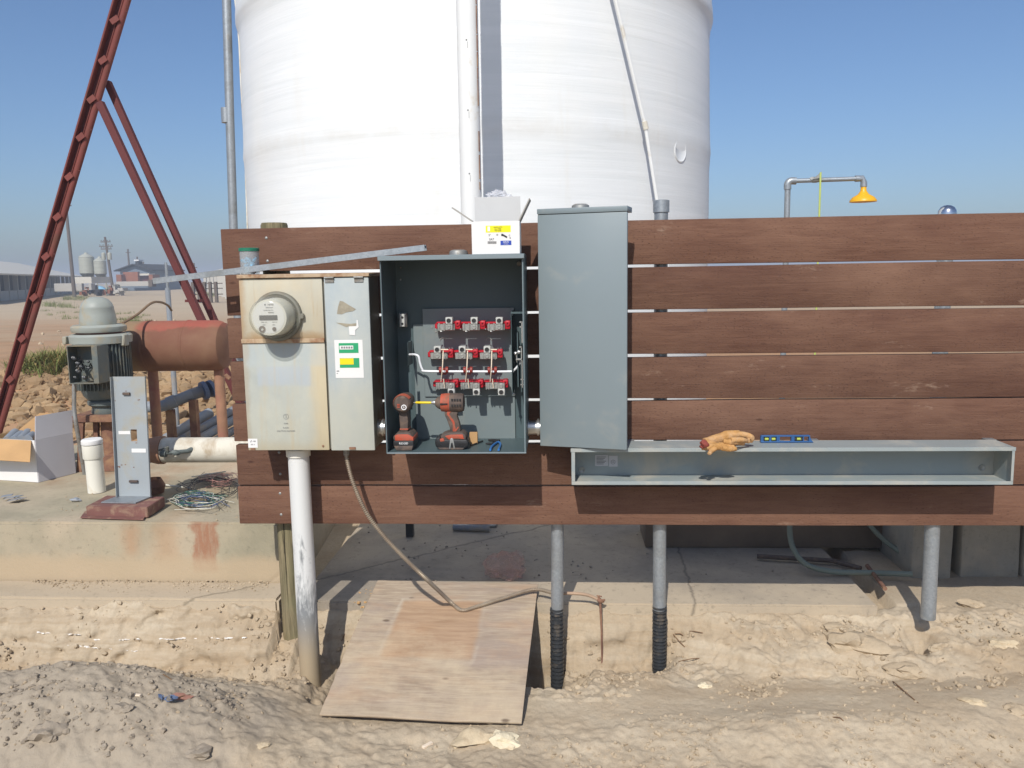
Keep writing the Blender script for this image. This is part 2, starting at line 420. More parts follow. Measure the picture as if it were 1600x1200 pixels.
    A['labelblue'] = pm('blue_label', sr(44, 72, 160), .6, var=.03, bump=0)
    A['labelgreen'] = pm('green_label', sr(40, 152, 100), .6, var=.04, bump=0)
    A['labelgold'] = pm('amber_label', sr(240, 206, 20), .6, var=.03, bump=0)
    A['ink'] = pm('black_ink', sr(50, 50, 52), .7, var=.05, bump=0)
    A['greyink'] = pm('grey_ink', sr(120, 120, 118), .7, var=.1, bump=0)
    A['whiteink'] = pm('white_ink', sr(232, 232, 230), .6, var=.02, bump=0)
    A['glue'] = pm('torn_sticker_paper', sr(150, 142, 124), .9, var=.2, scale=60, bump=.3)
    A['greenlid'] = pm('green_lid', sr(34, 110, 84), .4, var=.05, bump=0)
    A['glove'] = pm('yellow_glove_leather', sr(180, 134, 78), .9, var=.22, scale=22, bump=.7, bs=60, bd=.008, dirt=(sr(188, 152, 112), .5, 14))
    A['glovered'] = pm('maroon_cuff', sr(130, 62, 52), .85, var=.15, scale=30, bump=.3)
    A['concealed'] = pm('dark_oily_timber', sr(108, 95, 82), .9, var=.2, bump=.3)
    A['rope'] = pm('copper_tube_dusty', sr(164, 138, 114), .75, .1, var=.15, scale=12, bump=.1)
    A['stick'] = pm('dry_twig', sr(112, 84, 58), .9, var=.2, bump=.2)
    A['weed'] = pm('dry_green_weed', sr(112, 120, 62), .8, var=.3, scale=6, bump=0)
    A['weeddry'] = pm('straw_weed', sr(160, 142, 92), .85, var=.25, scale=6, bump=0)
    A['net'] = pm('pinkish_net_fabric', sr(150, 108, 92), .9, var=.2, bump=.4)
    A['barnroof'] = pm('sheet_roof', sr(196, 190, 176), .6, var=.05, scale=.3, bump=0)
    A['barnwall'] = pm('barn_wall', sr(178, 174, 164), .8, var=.08, scale=.4, bump=0)
    A['barndark'] = pm('dark_opening', sr(52, 52, 54), .9, var=.2, scale=.6, bump=0)
    A['silo'] = pm('grey_silo_sheet', sr(168, 168, 154), .55, .1, var=.06, scale=.4, bump=0)
    A['bluemetal'] = pm('blue_grey_sheet', sr(104, 116, 128), .6, var=.06, scale=.4, bump=0)
    A['polewood'] = pm('weathered_pole', sr(98, 88, 80), .9, var=.1, bump=0)
    A['palegrey'] = pm('pale_block_wall', sr(170, 166, 158), .85, var=.06, scale=.4, bump=0)
    A['farrust'] = pm('rusty_sheet', sr(134, 84, 60), .85, var=.3, scale=.5, bump=0)
    A['tarp'] = pm('blue_tarp', sr(120, 170, 196), .6, var=.05, bump=0)
    A['redwire'] = pm('pink_wire', sr(176, 130, 120), .5, var=.1, bump=0)
    A['greenwire'] = pm('green_wire', sr(60, 104, 90), .5, var=.1, bump=0)
    A['bluewire'] = pm('blue_wire', sr(74, 88, 122), .5, var=.1, bump=0)
    A['blackwire'] = pm('black_wire', sr(44, 42, 44), .5, var=.1, bump=0)
    A['whitewire'] = pm('white_wire', sr(200, 196, 180), .5, var=.1, bump=0)
    A['hose'] = pm('grey_green_hose', sr(120, 128, 116), .6, var=.1, bump=.1)
    A['brownhose'] = pm('brown_cable', sr(120, 98, 74), .7, var=.1, bump=.1)
    # white tank: wound glass fibre with faint horizontal ribs
    g = Gn('wound_white_fibreglass', .42, 0, .35)
    wv = g.noise(3.4, 6, .6, g.map((.22, .22, 5.5)), .5)
    fine = g.noise(8, 4, .6, g.map((.12, .12, 9)))
    c = g.mix(g.ramp(wv, [(.35, 0), (.65, 1)]), sr(221, 223, 221), sr(229, 230, 228))
    c = g.mix(g.ramp(g.noise(1.4, 5, .6, g.map((1, 1, .5))), [(.52, 0), (.75, .5)]), c, sr(234, 231, 222))
    z = g.xyz()[2]
    run = g.ramp(g.noise(2.2, 6, .7, g.map((2.4, 2.4, .16), (1, 2, 0))), [(.56, 0), (.74, .3)])
    c = g.mix(run, c, sr(214, 206, 190))
    c = g.mix(g.math('MULTIPLY', g.band(z, 2.3, 2.42, .05), g.ramp(g.noise(4, 5, .7), [(.4, 0), (.7, .35)])), c, sr(206, 200, 188))
    g.col(c).nrm(g.bump(fine, .05, .02, g.bump(wv, .08, .03))); A['tank'] = g.m
    A['whitepaint'] = pm('white_gloss_paint', sr(226, 226, 222), .45, var=.03, scale=3, bump=.1, bs=30, dirt=(sr(200, 186, 160), .12, 5))
    # plywood sheet
    g = Gn('weathered_plywood', .9, 0, .2)
    x, y, z = g.xyz()
    gr = g.noise(3, 8, .68, g.map((1.6, 13, 1)), .5)
    gr2 = g.noise(14, 5, .6, g.map((.8, 12, 1)))
    c = g.mix(g.ramp(gr, [(.3, 0), (.7, 1)]), sr(144, 126, 106), sr(184, 167, 144))
    c = g.mix(g.ramp(gr2, [(.48, 0), (.75, .55)]), c, sr(122, 104, 92))
    c = g.mix(g.ramp(g.noise(1.8, 5, .6, g.map((1, 2.2, 1), (4, 1, 0))), [(.45, 0), (.65, .55)]), c, sr(148, 132, 122))
    wv = g.math('MULTIPLY', g.math('SUBTRACT', g.noise(9, 5, .6), .5), .035)
    xs = g.math('ADD', x, wv); ys = g.math('ADD', y, wv)
    rect = g.math('MULTIPLY', g.band(xs, .165, .545, .014), g.band(ys, .33, .735, .018))
    c = g.mix(g.math('MULTIPLY', rect, .65), c, g.mix(g.ramp(gr, [(.3, 0), (.7, 1)]), sr(150, 116, 86), sr(180, 146, 112)))
    rb = g.math('SUBTRACT', g.math('MULTIPLY', g.band(xs, .15, .56, .008), g.band(ys, .315, .75, .01)), rect)
    rbn = g.ramp(g.noise(5, 4, .6, g.map(loc=(7, 2, 0))), [(.4, .0), (.7, .6)])
    c = g.mix(g.math('MULTIPLY', rb, rbn), c, sr(196, 184, 164))
    org = g.ramp(g.noise(3, 5, .6, g.map((1.0, 2, 1), (5, 3, 0))), [(.48, 0), (.66, .6)])
    c = g.mix(g.math('MULTIPLY', org, .55), c, sr(184, 146, 110))
    dst = g.ramp(g.math('ADD', g.noise(2.4, 7, .7), g.math('MULTIPLY', g.math('SUBTRACT', .4, y), .22)), [(.46, 0), (.68, .75)])
    c = g.mix(dst, c, sr(190, 172, 144))
    kn = g.vor(1.0, g.map((5.2, 9.1, .01), (2, 1, 0)))
    c = g.mix(g.ramp(kn, [(.05, .75), (.11, 0)]), c, sr(84, 66, 54))
    g.col(c).nrm(g.bump(g.mix(.5, gr, gr2), .5, .004)); A['ply'] = g.m
    A['plyedge'] = pm('plywood_edge', sr(110, 92, 76), .9, var=.25, scale=30, bump=.4)
    # flexible conduit
    g = Gn('flexible_metal_conduit', .45, .5, .5)
    g.col(g.mix(g.ramp(g.noise(9, 5, .6), [(.4, 0), (.7, 1)]), sr(150, 134, 116), sr(178, 164, 142)))
    A['flex'] = g.m
    # clear plastics
    g = Gn('clear_plastic', .15, 0, .5)
    t = g.n('ShaderNodeBsdfTransparent'); t.inputs[0].default_value = (.93, .96, .97, 1)
    mx = g.n('ShaderNodeMixShader'); mx.inputs[0].default_value = .2
    g.b.inputs['Base Color'].default_value = (.75, .8, .82, 1)
    g.l(t.outputs[0], mx.inputs[1]); g.l(g.b.outputs[0], mx.inputs[2]); g.l(mx.outputs[0], g.o.inputs[0]); A['clear'] = g.m
    g = Gn('meter_glass_plastic', .12, 0, .6)
    t = g.n('ShaderNodeBsdfTransparent'); t.inputs[0].default_value = (.95, .96, .93, 1)
    mx = g.n('ShaderNodeMixShader'); mx.inputs[0].default_value = .28
    g.b.inputs['Base Color'].default_value = (*sr(188, 186, 176), 1)
    g.l(t.outputs[0], mx.inputs[1]); g.l(g.b.outputs[0], mx.inputs[2]); g.l(mx.outputs[0], g.o.inputs[0]); A['meterglass'] = g.m
    g = Gn('hazy_bag_film', .2, 0, .5)
    t = g.n('ShaderNodeBsdfTransparent')
    mx = g.n('ShaderNodeMixShader'); mx.inputs[0].default_value = .4
    g.b.inputs['Base Color'].default_value = (.8, .8, .82, 1)
    g.l(t.outputs[0], mx.inputs[1]); g.l(g.b.outputs[0], mx.inputs[2]); g.l(mx.outputs[0], g.o.inputs[0]); A['film'] = g.m
    g = Gn('reddish_net_film', .6, 0, .3)
    t = g.n('ShaderNodeBsdfTransparent')
    mx = g.n('ShaderNodeMixShader'); g.l(g.ramp(g.noise(14, 4, .6), [(.35, .08), (.65, .42)]), mx.inputs[0])
    g.b.inputs['Base Color'].default_value = (*sr(206, 160, 142), 1)
    g.l(t.outputs[0], mx.inputs[1]); g.l(g.b.outputs[0], mx.inputs[2]); g.l(mx.outputs[0], g.o.inputs[0]); A['netfilm'] = g.m
mk()

# ------------------------------------------------------------ object helpers
ORG = {}
def tag(o, label=None, cat=None, group=None, kind=None):
    for k, v in (('label', label), ('category', cat), ('group', group), ('kind', kind)):
        if v: o[k] = v
    return o
def thing(name, loc, label, cat, group=None):
    o = bpy.data.objects.new(name, None)
    o.empty_display_size = .1
    sc.collection.objects.link(o)
    o.location = V(loc)
    ORG[o.name] = V(loc)
    return tag(o, label, cat, group)

class MB:
    def __init__(s):
        s.bm = bmesh.new()
    def add(s, b, mat=None):
        if mat is not None:
            b.transform(mat)
        me = bpy.data.meshes.new('t'); b.to_mesh(me); b.free()
        s.bm.from_mesh(me); bpy.data.meshes.remove(me)
        return s
    def box(s, lo, hi, bev=0, seg=1, mat=None):
        lo, hi = V(lo), V(hi)
        b = bmesh.new()
        bmesh.ops.create_cube(b, size=1)
        d = hi - lo
        bmesh.ops.scale(b, vec=(abs(d.x), abs(d.y), abs(d.z)), verts=b.verts)
        bmesh.ops.translate(b, vec=(lo + hi) / 2, verts=b.verts)
        if bev:
            bmesh.ops.bevel(b, geom=b.edges[:], offset=bev, segments=seg, affect='EDGES', profile=.5)
        return s.add(b, mat)
    def bar(s, p, q, wdt, hgt, up=(0, 0, 1), bev=0):
        """box beam from p to q; wdt across, hgt along up"""
        p, q = V(p), V(q)
        d = (q - p)
        L = d.length
        x = d.normalized(); u = V(up)
        y = u.cross(x).normalized(); z = x.cross(y)
        mt = M((( x.x, y.x, z.x, p.x), (x.y, y.y, z.y, p.y), (x.z, y.z, z.z, p.z), (0, 0, 0, 1)))
        return s.box((0, -wdt / 2, -hgt / 2), (L, wdt / 2, hgt / 2), bev, 1, mt)
    def tube(s, pts, r, seg=16, caps=True, rs=None):
        pts = [V(p) for p in pts]
        b = bmesh.new()
        n = len(pts)
        t0 = (pts[1] - pts[0]).normalized()
        a = V((0, 0, 1)) if abs(t0.z) < .9 else V((0, 1, 0))
        u = t0.cross(a).normalized()
        rings = []
        for i, p in enumerate(pts):
            t = (pts[min(i + 1, n - 1)] - pts[max(i - 1, 0)]).normalized()
            u = (u - t * u.dot(t)).normalized()
            v = t.cross(u)
            rr = rs[i] if rs else r
            rings.append([b.verts.new(p + (u * cos(2 * pi * k / seg) + v * sin(2 * pi * k / seg)) * rr) for k in range(seg)])
        for i in range(n - 1):
            for k in range(seg):
                b.faces.new((rings[i][k], rings[i][(k + 1) % seg], rings[i + 1][(k + 1) % seg], rings[i + 1][k]))
        if caps:
            b.faces.new(rings[0][::-1]); b.faces.new(rings[-1])
        bmesh.ops.recalc_face_normals(b, faces=b.faces)
        return s.add(b)
    def lathe(s, prof, mat=None, seg=32, ang=2 * pi):
        """profile [(r,z)] round Z"""
        b = bmesh.new()
        full = abs(ang - 2 * pi) < 1e-6
        cols = []
        ns = seg if full else seg + 1
        for k in range(ns):
            a = ang * k / seg
            cols.append([b.verts.new((max(r, 1e-5) * cos(a), max(r, 1e-5) * sin(a), z)) for r, z in prof])
        for k in range(seg):
            c0, c1 = cols[k], cols[(k + 1) % ns]
            for i in range(len(prof) - 1):
                b.faces.new((c0[i], c1[i], c1[i + 1], c0[i + 1]))
        bmesh.ops.remove_doubles(b, verts=b.verts, dist=1e-6 if prof[0][0] > 1 else 3e-5)
        bmesh.ops.recalc_face_normals(b, faces=b.faces)
        return s.add(b, mat)
    def prism(s, pts, y0, y1, bev=0):
        """outline [(x,z)] extruded along Y"""
        b = bmesh.new()
        vs = [b.verts.new((x, y0, z)) for x, z in pts]
        f = b.faces.new(vs)
        r = bmesh.ops.extrude_face_region(b, geom=[f])
        bmesh.ops.translate(b, vec=(0, y1 - y0, 0), verts=[v for v in r['geom'] if isinstance(v, bmesh.types.BMVert)])
        bmesh.ops.recalc_face_normals(b, faces=b.faces)
        if bev:
            bmesh.ops.bevel(b, geom=b.edges[:], offset=bev, segments=2, affect='EDGES', profile=.5)
        return s.add(b)
    def quad(s, pts, th=0):
        b = bmesh.new()
        vs = [b.verts.new(V(p)) for p in pts]
        f = b.faces.new(vs)
        if th:
            n = f.normal.copy() if f.normal.length else None
            f.normal_update(); n = f.normal.copy()
            r = bmesh.ops.extrude_face_region(b, geom=[f])
            bmesh.ops.translate(b, vec=n * th, verts=[v for v in r['geom'] if isinstance(v, bmesh.types.BMVert)])
            bmesh.ops.recalc_face_normals(b, faces=b.faces)
        return s.add(b)
    def rock(s, c, r, sub=2, amp=.35, sq=(1, 1, .7), seed=0, rot=None):
        b = bmesh.new()
        bmesh.ops.create_icosphere(b, subdivisions=sub, radius=1)
        for v in b.verts:
            p = v.co.copy()
            k = 1 + amp * (noise.noise(p * 1.1 + V((seed, seed * 2.3, 0))) * 1.6 + noise.noise(p * 2.9 + V((0, seed, seed))) * .6)
            v.co = V((p.x * sq[0], p.y * sq[1], p.z * sq[2])) * k * r
        if rot: b.transform(rot)
        bmesh.ops.translate(b, vec=V(c), verts=b.verts)
        return s.add(b)
    def text(s, st, size, mat, ext=.0004, align='CENTER'):
        cu = bpy.data.curves.new('t', 'FONT')
        cu.body = st; cu.size = size; cu.align_x = align; cu.align_y = 'CENTER'; cu.extrude = ext; cu.resolution_u = 2
        o = bpy.data.objects.new('t', cu)
        sc.collection.objects.link(o)
        dg = bpy.context.evaluated_depsgraph_get(); dg.update()
        me = bpy.data.meshes.new_from_object(o.evaluated_get(dg))
        b = bmesh.new(); b.from_mesh(me)
        bpy.data.objects.remove(o); bpy.data.meshes.remove(me); bpy.data.curves.remove(cu)
        return s.add(b, mat)
    def build(s, name, mat, parent=None, smooth=38, bev=0, seg=2, loc=None, **tg):
        me = bpy.data.meshes.new(name)
        org = V((0, 0, 0))
        top = parent is None
        if parent is not None:
            org = ORG[parent.name]
        elif loc is not None:
            org = V(loc)
        if org.length:
            bmesh.ops.translate(s.bm, vec=-org, verts=s.bm.verts)
        if bev:
            bmesh.ops.bevel(s.bm, geom=[e for e in s.bm.edges if len(e.link_faces) == 2 and e.calc_face_angle(0) > .6], offset=bev, segments=seg, affect='EDGES', profile=.5, clamp_overlap=True)
        s.bm.to_mesh(me); s.bm.free()
        mats = mat if isinstance(mat, (list, tuple)) else [mat]
        for m_ in mats:
            me.materials.append(MAT[m_] if isinstance(m_, str) else m_)
        if smooth:
            me.polygons.foreach_set('use_smooth', [True] * len(me.polygons))
            me.set_sharp_from_angle(angle=R(smooth))
        o = bpy.data.objects.new(name, me)
        sc.collection.objects.link(o)
        if parent is not None:
            o.parent = parent
            ORG[o.name] = org
        else:
            o.location = org
            ORG[o.name] = org
        tag(o, **tg)
        return o

FR = M.Rotation(R(90), 4, 'X')        # text plane XY -> faces -Y, up Z
def front(x, y, z, rot=0):
    return M.Translation((x, y, z)) @ M.Rotation(rot, 4, 'Y') @ FR
def axisY(p, ang=0):                  # lathe axis Z -> -Y (towards the camera)
    return M.Translation(V(p)) @ M.Rotation(R(90), 4, 'X')
def axisX(p):
    return M.Translation(V(p)) @ M.Rotation(R(90), 4, 'Y')
def catmull(pts, n=10):
    pts = [V(p) for p in pts]
    P = [pts[0] * 2 - pts[1]] + pts + [pts[-1] * 2 - pts[-2]]
    out = []
    for i in range(1, len(P) - 2):
        for k in range(n):
            t = k / n
            a, b, c, d = P[i - 1], P[i], P[i + 1], P[i + 2]
            out.append(.5 * ((2 * b) + (c - a) * t + (2 * a - 5 * b + 4 * c - d) * t * t + (3 * b - a - 3 * c + d) * t ** 3))
    out.append(pts[-1])
    return out
# ------------------------------------------------------------ terrain
def sst(a, b, x):
    t = np.clip((x - a) / (b - a), 0, 1)
    return t * t * (3 - 2 * t)
def wob(x, k, s=0):               # cheap 1D wobble
    return (np.sin(x * 2.1 * k + s) * .5 + np.sin(x * 5.3 * k + 1.3 * s + 1) * .3 + np.sin(x * 11.7 * k + 2.1 * s + 2) * .2)
def hbase(X, Y):
    flat = .02 + .012 * wob(X, 1, 1) + .01 * wob(Y, 2, 3)
    # right part: ground rises towards the right
    flat = flat + .12 * sst(.7, 2.3, X) * sst(-.9, .1, Y)
    # low spoil berm in front, right of centre
    flat = flat + .05 * np.exp(-((X - .75) / .5) ** 2 - ((Y + .55) / .16) ** 2)
    flat = flat + .05 * np.exp(-((X - 1.5) / .6) ** 2 - ((Y + .45) / .2) ** 2)
    # spoil mound lower left
    d = np.sqrt(((X + 1.88) / .62) ** 2 + ((Y + .62) / .34) ** 2)
    flat = flat + .24 * np.exp(-d ** 2.4 * .9) + .035 * np.exp(-((X + 1.15) / .4) ** 2 - ((Y + .75) / .22) ** 2)
    # trench hole under the plywood
    hole = sst(-1.14, -.76, X) * (1 - .75 * sst(-.055, .0, X)) * (1 - sst(.02, .13, X)) * sst(-.40 + .17 * sst(-.5, -.1, X), -.28 + .13 * sst(-.5, -.1, X), Y) * (1 - sst(.185, .215, Y))
    flat = flat - .33 * hole
    flat = flat - .075 * sst(.02, .14, X) * (1 - sst(.34, .5, X)) * np.exp(-((Y - .07) / .085) ** 2)
    # slight gutter along the bank on the left
    flat = flat - .03 * (1 - sst(-1.25, -1.1, X)) * np.exp(-((Y + .14) / .08) ** 2)
    # bank
    up_left = .235 - .015 * wob(X, 2)
    up_right = .17 + .015 * wob(X, 2, 4) + .035 * sst(1.3, 1.6, X)
    top = np.where(X < -1.3, up_left, up_right)
    y0 = np.where(X < -1.2, -.10 + .03 * wob(X, 1.6, 2), .125 + .02 * wob(X, 1.8, 2))
    y0 = y0 - .24 * sst(.4, .95, X) - .07 * sst(1.0, 1.6, X)
    y0 = y0 - .0 * X
    y1 = np.where(X < -1.3, .068 + .010 * wob(X, 3, 1), np.where(X < -1.2, .24, .205))
    t = np.clip((Y - y0) / (y1 - y0), 0, 1)
    tt = np.where(X < -1.2, t ** .8, t ** .75)
    h = flat * (1 - tt) + top * tt
    # small round pit at the right conduit
    h = h - .10 * np.exp(-((X - 1.51) / .055) ** 2 - ((Y - .06) / .07) ** 2)
    # behind: under the slabs, then the field
    und = (X < 1.5) & (Y > .27) & (Y < 3.4)
    h = np.where(und, np.minimum(h, .14), h)
    h = np.where((X >= 1.5) & (Y > .27), .205 + .01 * wob(X, 3), h)
    h = np.where((X < -1.22) & (Y > .15) & (Y < 2.1), np.minimum(h, .2), h)
    fl = sst(2.1, 2.5, Y) * (1 - sst(-2.0, -1.0, X)) + sst(3.4, 4.2, Y)
    fl = np.clip(fl, 0, 1)
    h = h * (1 - fl) + .30 * fl
    # rubble ridge behind on the left
    rid = .34 * np.exp(-((Y - 6.0 - .2 * wob(X, .6)) / 1.0) ** 2) * (1 - sst(-1.2, .0, X)) * sst(-9, -6, X)
    h = h + rid * (1 + .25 * wob(X, .8))
    h = h + np.where(Y > 12, .05 * wob(X, .05) + .05 * wob(Y, .03), 0)
    # the camera's own ground
    return h
def grid():
    def grow(a, b, st, k=1.25):
        out = []; x = a; d = st; s = 1 if b > a else -1
        while (b - x) * s > 0:
            x += d * s; d *= k
            out.append(x)
        return out
    xs = list(np.arange(-2.75, 2.25, .0075))
    xs = grow(xs[0], -900, .05)[::-1] + xs + grow(xs[-1], 900, .05)
    ys = list(np.arange(-1.0, .3, .0075))
    ys2 = list(np.arange(ys[-1] + .06, 7.6, .08))
    ys = grow(ys[0], -60, .05, 1.35)[::-1] + ys + ys2 + grow(ys2[-1], 1900, .12, 1.12)
    return np.array(xs), np.array(ys)
gx, gy = grid()
XX, YY = np.meshgrid(gx, gy)
HH = hbase(XX, YY)
def hpoint(x, y):
    return float(hbase(np.array([[x]]), np.array([[y]]))[0, 0])
def nz(x, y, k, s):
    return noise.noise(V((x * k, y * k, s)))
for j in range(len(gy)):
    y = gy[j]
    if y < -1.2 or y > 9: continue
    for i in range(len(gx)):
        x = gx[i]
        if x < -3 or x > 2.5:
            if y > 2 and x > -12 and x < 3: HH[j, i] += .03 * nz(x, y, 2.2, 5)
            continue
        if y > .3:
            if y > 2.2: HH[j, i] += .03 * nz(x, y, 2.2, 5) + .02 * nz(x, y, 6, 5)
            continue
        # roughness: strong on banks and spoil, low on trodden ground
        bank = 1.0 if (y > -.33 and y < .22) else .0
        if x > .2: bank = max(0, min(1, (y + .22) / .15)) if y < .2 else .4
        mound = max(0.0, min(1.0, (-.9 - x) / .35)) * max(0.0, min(1.0, (-.3 - y) / .1))
        rt = max(0.0, min(1.0, (-.42 - y) / .15)) * .55
        if x < -1.2 and -.16 < y < .12: bank = .9
        a = .16 + .84 * max(bank * .95, mound * .95, rt)
        n = .020 * nz(x, y, 7, 1) + .013 * nz(x, y, 17, 2) + .007 * nz(x, y, 42, 3) + .004 * nz(x, y, 90, 8)
        r = noise.noise(V((x * 23, y * 23, 9)))
        crumb = max(0, r) ** 1.3 * .022
        r2 = noise.noise(V((x * 52, y * 52, 4)))
        crumb += max(0, r2 - .05) * .010
        lay = 0
        if -.3 < y < .2:                       # eroded ledges on the bank
            lay = .010 * math.sin(HH[j, i] * 80 + 3.5 * nz(x, y, 3, 6)) * (.5 + nz(x, y, 2, 12))
        HH[j, i] += a * (n + crumb) + bank * lay * .8
Y2 = YY.copy()
for j in range(len(gy)):
    y = gy[j]
    if y < -.34 or y > .2: continue
    fy_ = min(1, (y + .34) / .08) * min(1, max(0, (.2 - y) / .05))
    for i in range(len(gx)):
        x = gx[i]
        if x < -2.7 or x > 2.2 or fy_ <= 0: continue
        z = HH[j, i]
        Y2[j, i] = y - fy_ * (.030 * nz(x, z * 1.6, 9, 31) + .022 * nz(x, z * 1.5, 21, 33) + .008 * nz(x, z, 48, 35))
verts = np.stack([XX, Y2, HH], -1).reshape(-1, 3)
nx, ny = len(gx), len(gy)
ii = (np.arange(ny - 1)[:, None] * nx + np.arange(nx - 1)[None, :]).ravel()
faces = np.stack([ii, ii + 1, ii + nx + 1, ii + nx], -1)
me = bpy.data.meshes.new('ground')
me.vertices.add(len(verts)); me.vertices.foreach_set('co', verts.ravel())
me.loops.add(faces.size); me.loops.foreach_set('vertex_index', faces.ravel())
me.polygons.add(len(faces)); me.polygons.foreach_set('loop_start', np.arange(len(faces)) * 4)
me.polygons.foreach_set('use_smooth', np.ones(len(faces), bool))
me.update(); me.validate()
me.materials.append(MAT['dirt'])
o = bpy.data.objects.new('ground', me); sc.collection.objects.link(o)
tag(o, 'pale sandy dirt ground with bank and spoil', kind='structure')
from bisect import bisect
def hg(x, y):
    i = min(max(bisect(gx, x) - 1, 0), nx - 2); j = min(max(bisect(gy, y) - 1, 0), ny - 2)
    u = (x - gx[i]) / (gx[i + 1] - gx[i]); v = (y - gy[j]) / (gy[j + 1] - gy[j])
    return float((HH[j, i] * (1 - u) + HH[j, i + 1] * u) * (1 - v) + (HH[j + 1, i] * (1 - u) + HH[j + 1, i + 1] * u) * v)

# concrete: pump pad, footing, slab
def rough_edge(b, amp, k, s):
    for v in b.verts:
        p = v.co
        n = V((nz(p.x, p.z, k, s), nz(p.x, p.y, k, s + 1), nz(p.y, p.x + p.z, k, s + 2)))
        v.co += n * amp
def slab(name, lo, hi, mat, label, cuts=(60, 8), amp=.004, bev=.012, kind='structure', cat=None):
    b = bmesh.new()
    bmesh.ops.create_cube(b, size=1)
    lo, hi = V(lo), V(hi); d = hi - lo
    bmesh.ops.scale(b, vec=d, verts=b.verts); bmesh.ops.translate(b, vec=(lo + hi) / 2, verts=b.verts)
    bmesh.ops.bevel(b, geom=b.edges[:], offset=bev, segments=2, affect='EDGES')
    long = [e for e in b.edges if abs(e.verts[0].co.x - e.verts[1].co.x) > d.x * .5]
    bmesh.ops.subdivide_edges(b, edges=long, cuts=cuts[0], use_grid_fill=True)
    rough_edge(b, amp, 6, 3)
    m_ = MB(); m_.bm = b
    return m_.build(name, mat, kind=kind, label=label, category=cat)
def _unused(): pass
def tagx(o, **k):
    for a, b_ in k.items():
        if b_: o[a] = b_
_b = MB.build
def build2(s, name, mat, parent=None, smooth=38, bev=0, seg=2, loc=None, label=None, category=None, group=None, kind=None):
    o = _b(s, name, mat, parent, smooth, bev, seg, loc)
    tagx(o, label=label, category=category, group=group, kind=kind)
    return o
MB.build = build2
slab('concrete_pad', (-5, .30, .10), (-1.345, 2.15, .57), 'pad', 'raised concrete pump pad with rust stained front face', kind=None, cat='concrete pad')
for v in bpy.data.objects['concrete_pad'].data.vertices:
    if v.co.x > -1.45: v.co.x -= .10 * max(0, v.co.y - .32)
slab('footing', (-5, .08, .08), (-1.30, .295, .28), 'foot', 'dusty lower concrete footing step below the pump pad', kind=None, cat='concrete footing')
slab('concrete_slab', (-1.26, .213, .06), (1.40, 3.5, .22), 'slab', 'concrete slab behind the fence', amp=.003, bev=.008)

# ------------------------------------------------------------ fence
T = thing('wooden_fence', (.2, .02, .05), 'brown stained fence of seven horizontal boards with electrical boxes mounted on it', 'fence')
ztop = 1.929
ys_ = [1.9285, 1.7455, 1.562, 1.379, 1.196, 1.019, .831, .657]
gap = [.010, .011, .010, .012, .010, .0105, .0012, 0]
for i in range(7):
    z1 = ys_[i] - (gap[i] / 2 if i else 0) - (.001 * i if i else 0)
    z0 = ys_[i + 1] + gap[i + 1] / 2
    xl = [-1.428, -1.420, -1.423, -1.421, -1.424, -1.418, -1.421][i]
    b = MB().box((xl, 0, z0), (3.4, .038, z1), .004, 2)
    bmesh.ops.subdivide_edges(b.bm, edges=[e for e in b.bm.edges if abs(e.verts[0].co.x - e.verts[1].co.x) > 2], cuts=24)
    zmid = (z0 + z1) / 2
    for v in b.bm.verts:
        cf = (0, .0026, .0008, .0024, .006, .004, 0, 0)
        gi = i if v.co.z > zmid else i + 1
        tp = min(max(0, v.co.x - .2) * cf[gi], max(0, gap[gi] / 2 - .0006))
        v.co.z += tp if gi == i else -tp
        v.co.z += .0012 * sin(v.co.x * 1.7 + i * .6) + .0006 * sin(v.co.x * 5 + i)
        v.co.y += .0012 * sin(v.co.x * 2.3 + i * 1.3)
    b.build('board', 'wood%d' % i, T)
xp = F(428, 355, .1).x
for x_, zt in ((xp, F(428, 348.5, .1).z), (2.45, 1.9)):
    b = MB().lathe([(0, 0), (.055, 0), (.057, zt * .5), (.057, zt + .05), (.053, zt + .06), (0, zt + .06)], M.Translation((x_, .104, -.06)), 24)
    for v in b.bm.verts: v.co.x += .004 * noise.noise(v.co * 6); v.co.y += .003 * noise.noise(v.co * 7)
    b.bm.verts.ensure_lookup_table()
    b.build('post', 'post', T)
b = MB()
for i in range(7):
    zc = (ys_[i] + ys_[i + 1]) / 2
    for x_ in (xp,):
        for dz in (-.045, .05):
            b.lathe([(0, .003), (.0035, .003), (.006, .0012), (.006, -.001)], axisY((x_ + .006 * (i % 2), 0, zc + dz)), 12)
b.build('screws', 'dullsteel', T)

# ------------------------------------------------------------ conduits
def conduit(pt, pb, Y, r, label, wrap=None, zt=None, zb=None, top_coupling=None, r2=None):
    a = F(*pt, Y); c = F(*pb, Y)
    a.z = zt or a.z
    T = thing('conduit', (c.x, Y, c.z), label, 'conduit', 'galvanised conduits rising in front of the slab')
    zw = F(0, 0, 0).z
    if wrap:
        zw = F(pb[0], wrap, Y).z
        MB().tube([(a.x, Y, a.z), (c.x + (a.x - c.x) * .3, Y, zw - .02)], r, 28).build('pipe', 'galv', T)
        b = MB()
        pts, rs = [], []
        n = 21
        for k in range(n):
            for f_, q_ in ((.0, .93), (.30, .93), (.34, 1.09), (.86, 1.13), (.90, .93)):
                pts.append((c.x, Y, zw + (c.z - zw) * (k + f_) / n)); rs.append(r * q_ * (1 + .02 * sin(k * 2.3)))
        pts.append((c.x, Y, c.z - .012)); rs.append(r * .5)
        b.tube(pts, r, 24, True, rs)
        b.build('pipe_wrap', 'blackwrap', T, smooth=32)
    else:
        MB().tube([(a.x, Y, a.z), (c.x, Y, c.z)], r, 28).build('pipe', 'galv', T)
    return T, a, c
